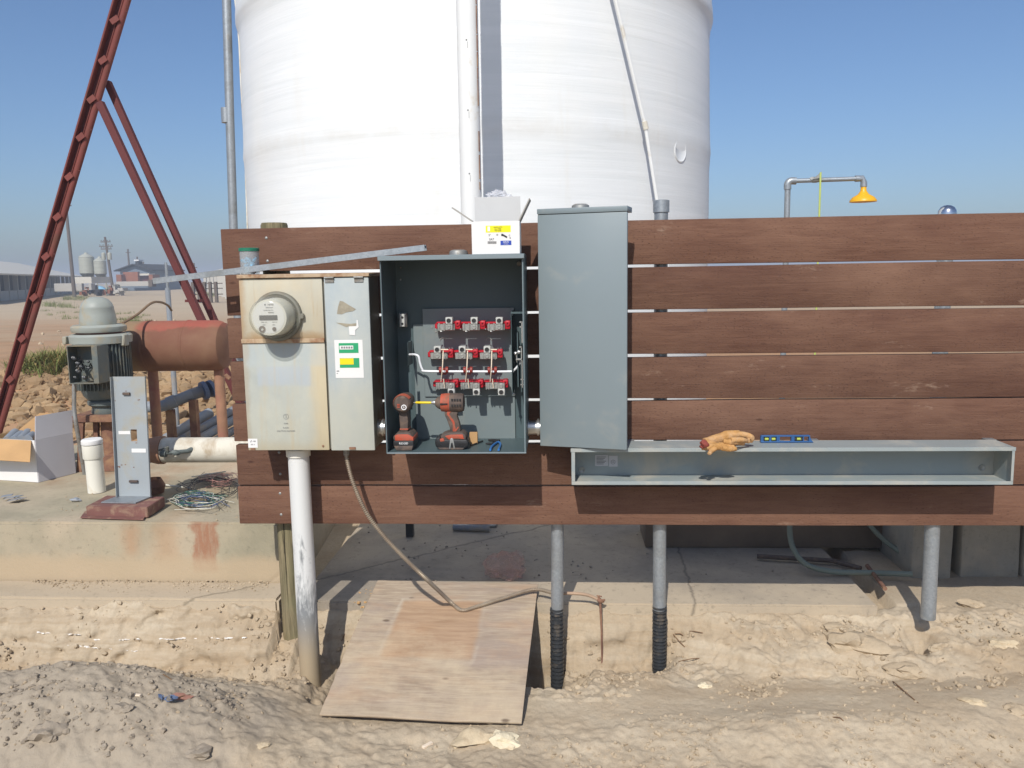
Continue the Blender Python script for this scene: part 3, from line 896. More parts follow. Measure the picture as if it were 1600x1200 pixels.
conduit((871, 800), (871, 1076), .07, .0272, 'galvanised conduit with ribbed black wrap on its lower half, next to the plywood', wrap=948)
Tc, a, c = conduit((1033, 330), (1030, 1058), .07, .0285, 'galvanised conduit with black wrap, passing behind the fence and capped by a coupling above it', wrap=945)
MB().lathe([(.027, .0), (.0335, .0), (.0335, .048), (.028, .05), (.024, .047)], M.Translation((a.x, .07, F(1033, 332, .07).z)), 32).build('coupling', 'galv', Tc)
conduit((1458, 800), (1450, 966), .045, .0300, 'galvanised conduit ending above a small pit at the right end of the slab')
# riser under the meter cabinet
ZB = F(487, 1085, -.1).z
T = thing('riser_conduit', (F(487, 1085, -.1).x, -.1, ZB), 'thick white streaked conduit running from the meter cabinet into the ground', 'conduit')
MB().tube([(F(466, 705, -.1).x, -.1, F(466, 700, -.1).z), (F(487, 1085, -.1).x, -.1, ZB - .12)], .0435, 36).build('pipe', 'riser', T)
MB().lathe([(.044, 0), (.050, 0), (.050, .03), (.044, .03)], M.Translation((F(466, 705, -.1).x, -.1, F(466, 712, -.1).z)), 32).build('lock_ring', 'whitepvc', T)

# ------------------------------------------------------------ meter cabinet
Yf = -.19
xl = F(380, 565, Yf).x; xr = F(581, 565, Yf).x; xs = F(511, 565, Yf).x
zt = F(470, 429, Yf).z; zb = F(480, 703.5, Yf).z; zm = F(445, 532, Yf).z
T = thing('meter_cabinet', (xl, -.005, zb), 'weathered beige steel meter cabinet with a round meter and a narrow hinged side door', 'meter cabinet')
MB().box((xl + .003, Yf + .012, zb + .002), (xr - .003, -.004, zt - .004), .003).build('housing', 'cabside', T)
MB().box((xl, Yf, zm - .003), (xs - .006, Yf + .011, zt - .014), .004, 2).build('upper_cover', 'cabu', T)
MB().box((xl, Yf - .001, zb), (xs - .006, Yf + .011, zm - .008), .004, 2).build('lower_cover', 'cabl', T)
MB().box((xl - .001, Yf - .007, zm - .010), (xs - .006, Yf - .0015, zm + .008), .0015).build('cover_flange', 'tanrust', T)
door = MB().box((xs + .002, Yf - .004, zb - .001), (xr, Yf + .011, zt - .014), .004, 2).build('door', 'cabd', T)
MB().box((xl - .004, Yf - .010, zt - .012), (xr + .004, -.004, zt + .003), .002).build('rain_hood', 'tanrust', T)
for px in (515, 561):
    hx = F(px, 433, Yf).x
    b = MB().box((hx - .018, Yf - .0075, zt - .034), (hx + .018, Yf - .0045, zt - .012), .001)
    b.tube([(hx - .019, Yf - .011, zt - .014), (hx + .019, Yf - .011, zt - .014)], .004, 10)
    b.box((hx - .003, Yf - .0085, zt - .029), (hx + .003, Yf - .0075, zt - .023))
    b.build('hinge', 'dullsteel', T)
# meter
mc = F(435, 494, Yf); mc.y = Yf
ringp = [(.0, .004), (.093, .004), (.096, .0), (.097, -.012)]
b = MB().lathe([(.078, .0), (.098, .0), (.099, .014), (.095, .020), (.088, .022), (.078, .012)], axisY(mc), 48)
b.box((mc.x + .088, Yf - .02, mc.z - .012), (mc.x + .108, Yf - .004, mc.z + .010), .003)
ring = b.build('meter_ring', 'cabside', T)
gl = MB().lathe([(.086, .004), (.086, .03), (.081, .092), (.077, .114), (.070, .123), (.055, .128), (0, .129)], axisY(mc), 48).build('meter_cover', 'meterglass', T)
fy = .108
MB().lathe([(0, fy), (.069, fy), (.070, fy - .003), (.074, .03), (.074, .004)], axisY(mc), 48).build('meter_body', 'whitepvc', T)
fc = V((mc.x, Yf - fy - .0012, mc.z))
b = MB().lathe([(0, .0), (.0625, .0), (.0625, .0010), (0, .0010)], axisY((fc.x, fc.y + .0011, fc.z)), 40); face = b.build('dial_plate', 'white', T)
MB().box((fc.x - .037, fc.y - .003, fc.z - .010), (fc.x + .034, fc.y - .0002, fc.z + .009), .001).build('display_window', 'black', T)
b = MB()
for k, (dx, dz, s_, t_) in enumerate([(-.012, .049, .009, '\u25cf'), (.010, .049, .008, 'ITRN'), (.004, .038, .006, 'CENTRON'), (.0, .028, .0055, 'CL200 240V 3W'), (.01, .0195, .006, '||||||||||||||'), (-.02, -.018, .0055, 'TYPE  C1S'), (.022, -.018, .005, '30TA 1.0'), (-.02, -.028, .005, 'FM2S'), (.018, -.028, .005, '60Hz')]):
    b.text(t_ if t_ != 'ITRN' else 'METER', s_, front(fc.x + dx, fc.y - .0008, fc.z + dz))
b.build('dial_lettering', 'greyink', T)
b = MB().lathe([(.006, 0), (.0125, 0), (.0125, .004), (.006, .004)], axisY((fc.x - .028, fc.y - .0005, fc.z - .044)), 20)
b.lathe([(.0, 0), (.0075, 0), (.0075, .004), (.0, .004)], axisY((fc.x + .020, fc.y - .0005, fc.z - .044)), 16)
b.lathe([(.003, 0), (.008, 0), (.008, .003), (.003, .003)], axisY((fc.x - .054, fc.y + .004, fc.z - .004)), 16)
b.build('meter_port', 'darkgrey', T)
# stickers on the door
def rect(px0, py0, px1, py1, Y, th=.0006):
    a = F(px0, (py0 + py1) / 2, Y); c = F(px1, (py0 + py1) / 2, Y)
    u = F((px0 + px1) / 2, py0, Y); d = F((px0 + px1) / 2, py1, Y)
    return (a.x, Y - th, d.z), (c.x, Y, u.z)
Yd = Yf - .0045
st = MB().box(*rect(523.5, 531, 567.5, 590.5, Yd)).build('door_sticker', 'white', T)
b = MB().box(*rect(529.5, 536, 560, 551.5, Yd - .0008)); b.box(*rect(531, 559.5, 561.5, 574.5, Yd - .0008)); b.build('sticker_bars', 'labelgreen', T)
MB().box(*rect(530.5, 540, 552, 546, Yd - .0016)).build('sticker_text_field', 'white', T)
b = MB().box(*rect(531, 560, 552.5, 569.5, Yd - .0016)); b.build('sticker_warning_field', 'labelgold', T)
b = MB()
for k in range(5): b.box(*rect(533 + 3.8 * k, 541.5, 535.6 + 3.8 * k, 544.5, Yd - .0024))
b.build('sticker_lettering', 'greyink', T)
b = MB().box(*rect(526, 579, 530, 580.5, Yd - .0008)); b.box(*rect(526, 583, 528, 584, Yd - .0008)); b.build('sticker_small_print', 'greyink', T)
def poly(pts, Y, th=.0006):
    w_ = [F(x, y, Y) for x, y in pts]
    return MB().prism([(p.x, p.z) for p in w_], Y - th, Y)
b = poly([(531, 470), (536, 471), (544, 476), (556, 483), (552, 486), (541, 488), (534, 491), (526.5, 490.5), (528, 480)], Yd)
b.add(poly([(525, 504), (536, 505), (546, 506), (557, 505), (556, 510), (545, 510), (541, 511), (534, 508)], Yd).bm.copy())
b.build('torn_sticker_glue', 'glue', T)
poly([(545, 510), (557, 509.5), (557, 500), (559, 500), (560.5, 511), (555, 516), (555, 524), (546, 523)], Yd - .0008).build('torn_sticker_paper', 'white', T)
b = MB()
p = F(447, 651, Yf - .0016)
b.lathe([(.0095, 0), (.011, 0), (.011, .0005), (.0095, .0005)], axisY(p), 24)
b.text('S', .015, front(p.x, p.y, p.z))
for dy, t_ in ((11, 'TYPE'), (17.5, 'R-A3R'), (22.5, 'CAUTION DANGER')):
    b.text(t_, .0085, front(F(447, 651 + dy, Yf).x, p.y, F(447, 651 + dy, Yf).z))
b.build('stamped_lettering', 'greyink', T)
lab = MB().box(*rect(387.8, 685.5, 402.5, 699.5, Yf - .0014)).build('corner_label', 'white', T)
b = MB()
q = F(395, 692, Yf - .0024)
b.text('\u26a1-W', .010, front(q.x, q.y, q.z + .006)); b.text('-H-\u2713', .009, front(q.x, q.y, q.z - .007))
b.build('corner_label_lettering', 'ink', T)
b = MB().lathe([(0, .004), (.004, .003), (.005, 0)], axisY(F(505, 697, Yf - .001)), 12)
b.box(*rect(546, 698.5, 556, 702, Yf - .004, .004)); b.box(*rect(392, 700, 399, 703, Yf - .001, .004))
b.build('latch', 'rust', T)

# ------------------------------------------------------------ open junction box
Yf = -.32
xl = F(598, 550, Yf).x; xr = F(820, 550, Yf).x; zt = F(705, 399, Yf).z; zb = F(715, 708, Yf).z
YB = -.035
T = thing('junction_box', (xl, YB, zb), 'open grey steel junction box with red terminal blocks and power tools standing inside', 'electrical box')
t = .003
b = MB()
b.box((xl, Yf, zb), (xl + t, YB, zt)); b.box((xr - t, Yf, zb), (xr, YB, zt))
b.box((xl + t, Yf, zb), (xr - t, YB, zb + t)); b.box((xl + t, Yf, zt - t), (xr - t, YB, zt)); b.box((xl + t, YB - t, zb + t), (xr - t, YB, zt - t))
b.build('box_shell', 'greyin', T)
b = MB().box((xl - .004, Yf - .016, zt - .016), (xr + .003, Yf - .0005, zt + .002), .0015)
b.box((xl - .004, Yf, zt + .0005), (xr + .003, Yf + .13, zt + .002))
b.build('rain_lip', 'grey', T)
b = MB().box((xl + .003, Yf + .0, zb + .003), (xl + .004, Yf + .012, zt - .018)); b.box((xr - .006, Yf + .0, zb + .003), (xr - .0032, Yf + .001, zt - .018))
b.box((xl + .003, Yf - .0035, zb - .001), (xr, Yf - .0005, zb + .004))
b.build('edge_flange', 'grey', T)
hb = F(716, 395, -.14)
MB().lathe([(.0, .024), (.022, .024), (.034, .020), (.038, .010), (.038, 0)], M.Translation((hb.x, -.13, zt + .002)), 28).build('conduit_hub', 'dullsteel', T)
MB().box((F(660, 500, -.06).x, -.055, F(700, 620, -.06).z), (F(803, 500, -.06).x, -.0485, F(700, 482, -.06).z), .001).build('back_pan', 'pan', T)
MB().box((F(647, 560, -.05).x, -.0475, F(700, 690, -.05).z), (F(803.5, 560, -.05).x, -.042, F(700, 506, -.05).z), .001).build('lower_pan', 'pan', T)
b = MB()
for px, py in ((692, 532), (764, 532)):
    b.lathe([(.010, 0), (.0125, 0), (.0125, .003), (.010, .003)], axisY(F(px, py, -.0555)), 20, ang=pi)
for px, py in ((626, 418), (626, 437), (675, 511), (681, 518)):
    b.lathe([(0, .002), (.0035, .002), (.004, 0)], axisY(F(px, py, -.0555 if px > 650 else -.04)), 10)
b.build('knockout', 'dullsteel', T)

def lug(b, c, sz=(.022, .026, .030), hole=True, up=1):
    """square lug with a drilled front face; centre c on the front face"""
    x, y, z = c
    w_, d_, h_ = sz
    s_ = .0072
    b.box((x - w_ / 2, y, z - h_ / 2), (x + w_ / 2, y + d_, z + h_ / 2), .0012)
def block(px, py, row):
    """terminal block: red base, bus plate, barrel lug; origin at its base"""
    yb = -.075
    P = F(px, py, yb); x, z = P.x, P.z
    names = {0: 'top row', 1: 'middle row', 2: 'bottom row'}
    e = bpy.data.objects.new('terminal_block', None); sc.collection.objects.link(e)
    e.parent = T; e.location = V((x, yb, z)) - ORG[T.name]; ORG[e.name] = V((x, yb, z)); e.empty_display_size = .02
    b = MB()
    b.box((x - .050, yb - .030, z - .014), (x + .046, yb, z + .012), .002); b.box((x - .04, yb, z - .012), (x + .04, -.056, z + .010), .002)
    b.box((x - .048, yb - .052, z + .006), (x + .048, yb - .028, z + .014), .002)
    b.box((x + .028, yb - .058, z - .016), (x + .050, yb - .020, z + .018), .004, 2)
    b.lathe([(.004, 0), (.008, 0), (.008, .006), (.004, .006)], axisY((x + .039, yb - .058, z + .006)), 14)
    b.box((x - .058, yb - .030, z - .016), (x - .044, yb - .004, z + .006), .003)
    b.build('insulator', 'redins', e)
    b = MB()
    dx = -.004 if row == 0 else (-.022 if row == 1 else .012)
    b.box((x - .042, yb - .064, z - .020), (x + .028, yb - .050, z + .006), .0015)
    if row == 0:
        for k in (-.038, -.018): b.box((x + k, yb - .068, z - .022), (x + k + .006, yb - .062, z + .010), .001)
        b.rock((x - .026, yb - .066, z - .022), .006, 1, .2)
        b.rock((x - .049, yb - .060, z - .014), .004, 1, .1)
    else:
        for k in ((.006, .018) if row == 1 else (-.040, -.030)): b.box((x + k, yb - .068, z - .022), (x + k + .005, yb - .062, z + .004), .001)
    b.box((x + dx - .003, yb - .084, z - .018), (x + dx + .026, yb - .062, z + .006), .0015)
    b.lathe([(.0, .003), (.0045, .003), (.0045, .0045), (.0075, .0045), (.009, .001), (.009, 0)], axisY((x + dx + .011, yb - .084, z - .006)), 16)
    b.build('bus_plate', 'tin', e)
    b = MB()
    zl = z + .020 if row != 2 else z - .030
    b.box((x + dx - .002, yb - .086, zl - .013), (x + dx + .026, yb - .056, zl + .014), .002)
    b.build('lug', 'lugtin', e)
    b = MB(); b.lathe([(0, .0008), (.0088, .0008), (.0088, 0), (0, 0)], axisY((x + dx + .0115, yb - .0862, zl)), 18)
    b.build('lug_hole', 'black', e)
    b = MB(); b.lathe([(.0088, .0016), (.0105, .0016), (.0105, 0), (.0088, 0)], axisY((x + dx + .0115, yb - .0862, zl)), 18)
    b.build('lug_rim', 'steel', e)
    return e
for i in range(3):
    block(703 + 38.3 * i, 507, 0)
    block(692 + 38 * i, 551, 1)
    block(700 + 38.2 * i, 597, 2)
# linkage bars between middle and bottom rows, collars on the rod
for i in range(3):
    x0, x1 = 692.5 + 38 * i, 689 + 38.5 * i
    a = F(x0, 548, -.17); c = F(x1, 596, -.165); m_ = F((x0 + x1) / 2 + .5, 575, -.19)
    b = MB(); b.tube(catmull([a, m_, c], 6), .0022, 8)
    b.bar(F(x0 - 6, 546, -.155), F(x0 + 8, 546, -.155), .006, .004)
    b.tube([F(693 + 38.2 * i, 592, -.165), F(694.5 + 38.2 * i, 606, -.155)], .0022, 8)
    b.build('link_bar', 'cream', T)
    cx = F(692 + 38 * i, 578, -.165)
    b = MB()
    for dx in (-.010, .016):
        b.lathe([(.006, -.005), (.0125, -.005), (.0135, 0), (.0125, .006), (.006, .006)], axisX((cx.x + dx, -.165, cx.z)), 18)
    b.box((cx.x - .012, -.158, cx.z - .020), (cx.x + .014, -.145, cx.z + .006), .002)
    b.build('rod_collar', 'brownins', T)
pts = [F(640, 554, -.14), F(648, 554, -.16), F(654, 557, -.165), F(656, 566, -.165), F(660, 577, -.165), F(668, 580, -.165), F(740, 580.5, -.165), F(795, 580.5, -.165), F(803, 578.5, -.165), F(812, 568, -.165), F(812.5, 563, -.165)]
MB().tube(catmull(pts, 6), .0046, 12).build('operating_rod', 'rod', T)
# pivot brackets
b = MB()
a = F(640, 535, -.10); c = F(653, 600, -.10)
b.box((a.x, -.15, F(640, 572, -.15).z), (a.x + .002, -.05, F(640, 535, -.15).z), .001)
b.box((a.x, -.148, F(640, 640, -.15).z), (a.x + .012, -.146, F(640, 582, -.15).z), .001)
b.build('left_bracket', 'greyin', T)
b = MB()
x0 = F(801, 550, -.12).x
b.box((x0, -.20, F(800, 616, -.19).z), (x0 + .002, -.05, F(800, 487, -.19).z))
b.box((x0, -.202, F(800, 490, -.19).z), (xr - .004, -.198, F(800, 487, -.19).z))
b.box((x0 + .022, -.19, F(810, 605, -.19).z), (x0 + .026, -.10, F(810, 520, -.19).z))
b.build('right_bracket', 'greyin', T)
b = MB()
xr_ = F(815.5, 550, -.24).x
def px_box(px0, py0, px1, py1, Y, d=.006):
    p = F((px0 + px1) / 2, (py0 + py1) / 2, Y); a = F(px0, (py0 + py1) / 2, Y).x; c = F(px1, (py0 + py1) / 2, Y).x
    return (a, Y, F((px0 + px1) / 2, py1, Y).z), (c, Y + d, F((px0 + px1) / 2, py0, Y).z)
b.box(*px_box(814.5, 502, 817, 536, -.22), .001); b.box(*px_box(811.5, 502, 816, 504.5, -.22), .001); b.box(*px_box(811.5, 509.5, 816, 512, -.22), .001)
b.box(*px_box(811, 541, 816, 543.5, -.22), .001); b.box(*px_box(814, 541, 816, 562, -.22), .001); b.box(*px_box(806, 560, 816, 563, -.22), .001)
b.box(*px_box(815, 563, 817, 606, -.22), .001); b.box(*px_box(813, 592, 818, 594, -.22), .001); b.box(*px_box(813, 600, 818, 602, -.22), .001)
b.rock(F(806, 552, -.21), .008, 2, .1, (1, 1, 1)); b.rock(F(811, 550, -.21), .009, 2, .1, (1, 1, 1)); b.tube([F(807, 552, -.21), F(808, 566, -.21)], .003, 8)
b.rock(F(803, 616, -.16), .007, 2, .3); b.rock(F(800, 492, -.16), .004, 1, .1)
b.build('lever_linkage', 'steel', T)
b = MB().box(*px_box(623.5, 489.5, 635, 511, -.09, .03), .001); b.build('ground_bar', 'dullsteel', T)
b = MB().box(*px_box(625, 490.5, 632, 510.5, -.108, .018), .0015); b.build('ground_lug', 'lugtin', T)
b = MB()
for py in (496, 506): b.lathe([(0, .0008), (.005, .0008), (.005, 0), (0, 0)], axisY(F(628.7, py, -.1085)), 12)
b.build('ground_lug_hole', 'black', T)
b = MB().lathe([(0, .002), (.008, .002), (.0095, 0)], axisY(F(811, 412, -.045)), 16)
b.lathe([(0, .006), (.006, .006), (.008, 0)], M.Translation((xr - .004, -.20, F(815, 672, -.2).z)) @ M.Rotation(R(-90), 4, 'Y'), 12)
b.lathe([(0, .006), (.006, .006), (.008, 0)], M.Translation((xr - .004, -.20, F(815, 684, -.2).z)) @ M.Rotation(R(-90), 4, 'Y'), 12)
b.build('locknut', 'dullsteel', T)
ZF = zb + .0035
JB = T
# nipples joining the boxes
for (pa, pb_, Y, lab) in ((590, 603, -.10, 'short steel nipple joining the meter cabinet and the open junction box'), (822, 845, -.10, 'short steel nipple joining the open junction box and the closed enclosure')):
    py = 668
    a, c = F(pa, py, Y), F(pb_, py, Y); c.z = a.z
    b = MB().tube([a, c], .030, 24); b.tube([a + V((.004, 0, 0)), a + V((.012, 0, 0))], .036, 24); b.tube([c - V((.014, 0, 0)), c - V((.006, 0, 0))], .036, 24)
    b.build('pipe_nipple', 'steel', label=lab, category='pipe nipple', loc=a)

# ------------------------------------------------------------ closed enclosure
xl = F(842, 510, -.155).x; xr = F(980, 510, -.24).x
zt = F(905, 333, -.2).z; zb = F(905, 700, -.2).z
T = thing('enclosure', (xl, -.005, zb), 'tall closed grey steel enclosure with a plain cover, beside the open junction box', 'electrical box')
MB().box((xl + .006, -.150, zb + .006), (xr - .012, -.004, zt - .004), .003).build('box_shell', 'grey', T)
ang = atan2(-.085, xr - xl); L = (xr - xl) / cos(ang)
mt = M.Translation((xl, -.155, 0)) @ M.Rotation(ang, 4, 'Z')
b = MB().box((0, -.003, zb), (L, .014, zt), .0035, 2, mt); b.build('cover', 'grey', T)
b = MB().box((-.001, -.0065, zt + .001), (L + .001, .1, zt + .0215), .002, 2, mt); b.build('rain_hood', 'grey', T)
hb = F(907, 322, -.1)
MB().lathe([(.0, .02), (.024, .02), (.034, .014), (.036, 0)], M.Translation((hb.x, -.09, zt + .023)), 28).build('conduit_hub', 'dullsteel', T)

# ------------------------------------------------------------ wireway trough
Yf = -.19; Yk = -.04
a = F(893, 730, Yf); c = F(1584.5, 725, Yf)
xl, xr = a.x, c.x; zt = F(1240, 700, Yf).z; zb = F(1240, 757, Yf).z
T = thing('wireway_trough', (xl, Yk, zb), 'long open fronted grey wireway trough mounted along the lower boards', 'wireway')
t = .003
b = MB().box((xl, Yf, zt - t), (xr, Yk, zt)); b.box((xl, Yf, zb), (xr, Yk, zb + t)); b.box((xl + .001, Yk - t, zb + t), (xr - .001, Yk, zt - t))
b.box((xl - .0, Yf + .001, zb + t), (xl + t, Yk - t, zt - t)); b.box((xr - t, Yf + .001, zb + t), (xr, Yk - t, zt - t))
b.build('trough_shell', 'trough', T)
b = MB().box((xl - .003, Yf - .002, zt - .014), (xr + .003, Yf - .0002, zt + .001), .001); b.box((xl, Yf - .002, zb - .001), (xr, Yf - .0002, zb + .013), .001)
b.box((xl, Yf - .002, zb + .0135), (xl + .014, Yf - .0002, zt - .0145), .0006); b.box((xr - .010, Yf - .002, zb + .0135), (xr, Yf - .0002, zt - .0145), .0006)
b.build('front_lip', 'trough', T)
b = MB()
for px, py in ((909.5, 734), (1534, 731)):
    b.lathe([(0, .0015), (.008, .0015), (.010, .003), (.013, .003), (.013, 0)], axisY(F(px, py, Yk - .003)), 24)
b.build('knockout', 'dullsteel', T)
s1 = MB().box(*rect(930, 711, 950, 728, Yk - .004)); s1.box(*rect(951.5, 712, 965, 729, Yk - .004)); s1.build('paper_label', 'greyboard', T)
b = MB()
for k in range(6): b.box(*rect(932, 713.5 + 2.2 * k, 947 - (k % 3) * 2, 714.5 + 2.2 * k, Yk - .0048))
p = F(958, 722, Yk - .0052); b.lathe([(.008, 0), (.0095, 0), (.0095, .0004), (.008, .0004)], axisY(p), 20); b.text('UL', .010, front(p.x, p.y, p.z))
b.build('label_lettering', 'greyink', T)
b = MB()
for x_ in (.25, 1.0, 1.7): b.box((x_, Yk, zb - .0), (x_ + .04, -.003, zt))
b.build('mounting_strut', 'galv', T)
ZT = zt + .001

# ------------------------------------------------------------ things on the boxes
# jar with green lid on the meter cabinet
p = F(388, 424, -.15)
zc = F(470, 429, -.19).z + .003
T = thing('plastic_jar', (p.x, -.13, zc), 'clear plastic jar of blue connectors with a green lid, on top of the meter cabinet', 'jar')
hj = F(388, 388, -.15).z - zc
MB().lathe([(0, .001), (.034, .001), (.0375, .006), (.0385, hj - .008), (.0385, hj - .006), (.0365, hj - .006), (.036, .007), (0, .004)], M.Translation((p.x, -.13, zc)), 32).build('jar_body', 'clear', T)
MB().lathe([(.0, hj + .002), (.038, hj + .002), (.0405, hj), (.0405, hj - .011), (.039, hj - .011)], M.Translation((p.x, -.13, zc)), 32).build('lid', 'greenlid', T)
b = MB()
for k in range(34):
    a_ = rnd.uniform(0, 2 * pi); r_ = rnd.uniform(.004, .027); z_ = zc + .012 + rnd.uniform(0, .05)
    q = V((p.x + r_ * cos(a_), -.13 + r_ * sin(a_), z_)); d_ = V((rnd.uniform(-1, 1), rnd.uniform(-1, 1), rnd.uniform(-1, 1))).normalized() * .011
    b.tube([q - d_, q, q + d_], .005, 7, True, [.0035, .0055, .0065])
b.build('connectors', 'tarp', T)
# slotted strut
Y0, Y1 = -.125, -.165
A = F(243, 437, -.14); B = F(665, 385, -.14)
d_ = (B - A); L = d_.length; an = atan2(d_.z, d_.x)
mt = M.Translation((A.x, 0, A.z - .006)) @ M.Rotation(-an, 4, 'Y')
T = thing('slotted_strut', (A.x, -.14, A.z), 'long galvanised slotted strut channel lying slanted across the top of the meter cabinet', 'strut')
b = MB().box((0, -.165, -.012), (L, -.1625, .012), .0005, 1, mt); b.box((0, -.118, -.010), (L, -.1155, .012), .0005, 1, mt)
b.box((0, -.1625, .0098), (L, -.151, .012), 0, 1, mt); b.box((0, -.129, .0098), (L, -.118, .012), 0, 1, mt)
k = 0.0
while k < L:
    b.box((k, -.151, .0098), (min(k + .025, L), -.129, .012), 0, 1, mt); k += .0508
b.build('channel', 'galv', T)
# small carton on the open box
Yc = -.30
zc = F(705, 399, -.32).z + .0025
xa, xb = F(737, 370, Yc).x, F(812, 370, Yc).x
zt = F(775, 345.5, Yc).z
T = thing('small_carton', (xa, Yc, zc), 'small white carton with raised flaps and yellow label on the open junction box', 'carton')
t = .0025; D = .11
b = MB().box((xa, Yc, zc), (xb, Yc + t, zt), .0008); b.box((xa, Yc + D, zc), (xb, Yc + D + t, zt), .0008)
b.box((xa, Yc + t, zc), (xa + t, Yc + D, zt), .0008); b.box((xb - t, Yc + t, zc), (xb, Yc + D, zt), .0008); b.box((xa + t, Yc + t, zc), (xb - t, Yc + D, zc + t))
b.build('carton_body', 'white', T)
zf = F(775, 309, Yc + D).z
b = MB(); b.box((xa + .003, 0, 0), (xb - .001, .002, zf - zt + .004), 0, 1, M.Translation((0, Yc + D - .001, zt - .001)) @ M.Rotation(R(4), 4, 'X')); b.build('rear_flap', 'flapgrey', T)
a = V((xa, Yc + .005, zt)); c = F(705, 325, Yc)
MB().quad([a, (a.x, Yc + D, zt), (c.x, Yc + D, c.z), (c.x, Yc + .005, c.z)], .005).build('side_flap', 'cardedge', T)
a = V((xb, Yc + .005, zt)); c = F(828, 310, Yc)
MB().quad([a, (c.x, Yc + .005, c.z), (c.x, Yc + D, c.z), (a.x, Yc + D, zt)], .004).build('side_flap', 'cardedge', T)
MB().box(*rect(759, 352.5, 798, 363, Yc)).build('yellow_label', 'labelyellow', T)
MB().box(*rect(782, 376, 799, 383, Yc)).build('blue_label', 'labelblue', T)
b = MB(); q = F(790.5, 378.6, Yc - .0012); b.text('ARLN', .0085, front(q.x, q.y, q.z + .001)); b.text('FITTINGS', .0042, front(q.x, q.y, q.z - .0065)); b.build('blue_label_lettering', 'whiteink', T)
b = MB()
for k, tt_ in enumerate(('MADE WITH', 'ALL STEEL', 'FOR EASE')):
    q = F(778, 355.0 + 2.8 * k, Yc - .0012); b.text(tt_, .006, front(q.x, q.y, q.z))
for px, py, s_, tt_ in ((765, 367.5, .010, '2"'), (776.5, 367, .009, '10'), (768, 374, .011, 'SA7'), (796, 368, .008, 'C'), (797, 371.8, .008, 'B')):
    q = F(px, py, Yc - .0006); b.text(tt_, s_, front(q.x, q.y, q.z))
for k in range(14): b.box(*rect(762 + k * 1.0, 377, 762.5 + k * 1.0 + (k % 3) * .12, 381, Yc))
q0, q1 = F(785, 366.5, Yc - .001), F(792, 370.5, Yc - .001); b.tube([q0, q1], .0028, 8); b.tube([q0 - V((.004, 0, 0)), q0 + V((.002, 0, -.001))], .0036, 8)
b.build('carton_lettering', 'ink', T)
b = MB().box(*rect(761.8, 354, 765.5, 361.5, Yc - .0012)); b.build('label_picture', 'whiteink', T)
b = MB()
bb = bmesh.new(); bmesh.ops.create_icosphere(bb, subdivisions=4, radius=1)
cb = F(779, 309, Yc + .165)
for v in bb.verts:
    p_ = v.co.copy(); k_ = 1 + .5 * noise.noise(p_ * 2.3) + .4 * noise.noise(p_ * 5) + .15 * noise.noise(p_ * 11)
    v.co = V((p_.x * .042, p_.y * .03, p_.z * .026)) * k_ + cb
b.add(bb); b.build('plastic_bag', 'film', loc=cb - V((0, 0, .03)), label='crumpled clear plastic bag sticking out of the small white carton', category='plastic bag', smooth=20)

# impact driver, side view, in local coords then placed
def driver_profile():
    pass
def tool(px0, pyb, Yc, facing, label):
    base = F(px0, pyb, Yc); base.z = ZF
    T = thing('impact_driver', base, label, 'power tool', 'cordless power tools in the junction box')
    return T, base
# (a) side view, pointing left
T, o_ = tool(709, 699, -.235, 0, 'orange and black cordless driver seen side-on with a yellow bit holder, in the junction box')
K = 3.2 / 1300
def S(px, py): return (o_.x + (px - 709) * K, o_.z + (699 - py) * K)
def pr(pts, w_, name, mat, bev=.004, yo=0, par=None):
    return MB().prism([S(*p_) for p_ in pts], o_.y - w_ / 2 + yo, o_.y + w_ / 2 + yo, bev).build(name, mat, par or T)
b = MB(); x0, zc_ = S(683, 625.5)
def X(px): return (px - 709) * K + o_.x
prof = [(0, X(681)), (.014, X(681.5)), (.022, X(685)), (.030, X(692)), (.034, X(698)), (.035, X(702))]
b.lathe([(r_, x_) for r_, x_ in prof] , M.Translation((0, o_.y, zc_)) @ M.Rotation(R(90), 4, 'Y'), 28)
b.lathe([(.036, X(702)), (.037, X(706)), (.037, X(723)), (.033, X(727)), (.020, X(728)), (0, X(728))], M.Translation((0, o_.y, zc_)) @ M.Rotation(R(90), 4, 'Y'), 28)
b.build('motor_housing', 'darkgrey', T)
b = MB().lathe([(.0345, X(691)), (.0368, X(698)), (.0372, X(705)), (.0345, X(706.5))], M.Translation((0, o_.y, zc_)) @ M.Rotation(R(90), 4, 'Y'), 28, ); b.build('orange_shell', 'orange', T)
b = MB()
for k in range(4):
    for j in range(2): b.box((X(709 + k * 4.2), o_.y - .0395, zc_ + .012 - j * .022), (X(711.6 + k * 4.2), o_.y - .034, zc_ + .020 - j * .022))
b.box((X(691), o_.y - .040, zc_ - .003), (X(703), o_.y - .0365, zc_ + .003), .001)
b.build('vent_slots', 'black', T)
pr([(697, 637), (719, 638), (716, 646), (720, 658), (722, 672), (706, 673), (703, 662), (699, 650), (696, 645)], .032, 'handle', 'darkgrey', .006)
pr([(702, 636), (709, 637), (704, 643), (712, 655), (714, 668), (718, 663), (719, 665), (713, 673), (709, 672), (709, 657), (700, 643)], .036, 'grip_stripe', 'orange', .001)
pr([(696, 641), (700, 641), (702, 652), (698, 648)], .014, 'trigger', 'black', .002)
pr([(690, 676), (703, 671), (725, 671), (731, 676), (731, 684), (690, 684)], .074, 'battery_mount', 'darkgrey', .006)
pr([(697, 677), (707, 674.5), (726, 674.5), (728, 682), (714, 681), (704, 683)], .079, 'mount_trim', 'orange', .002)
pr([(683, 680), (690, 677.5), (690, 682.5), (732, 682.5), (735, 687), (734, 693), (727, 699), (688, 698.5), (682, 694), (681, 686)], .082, 'battery', 'black', .006)
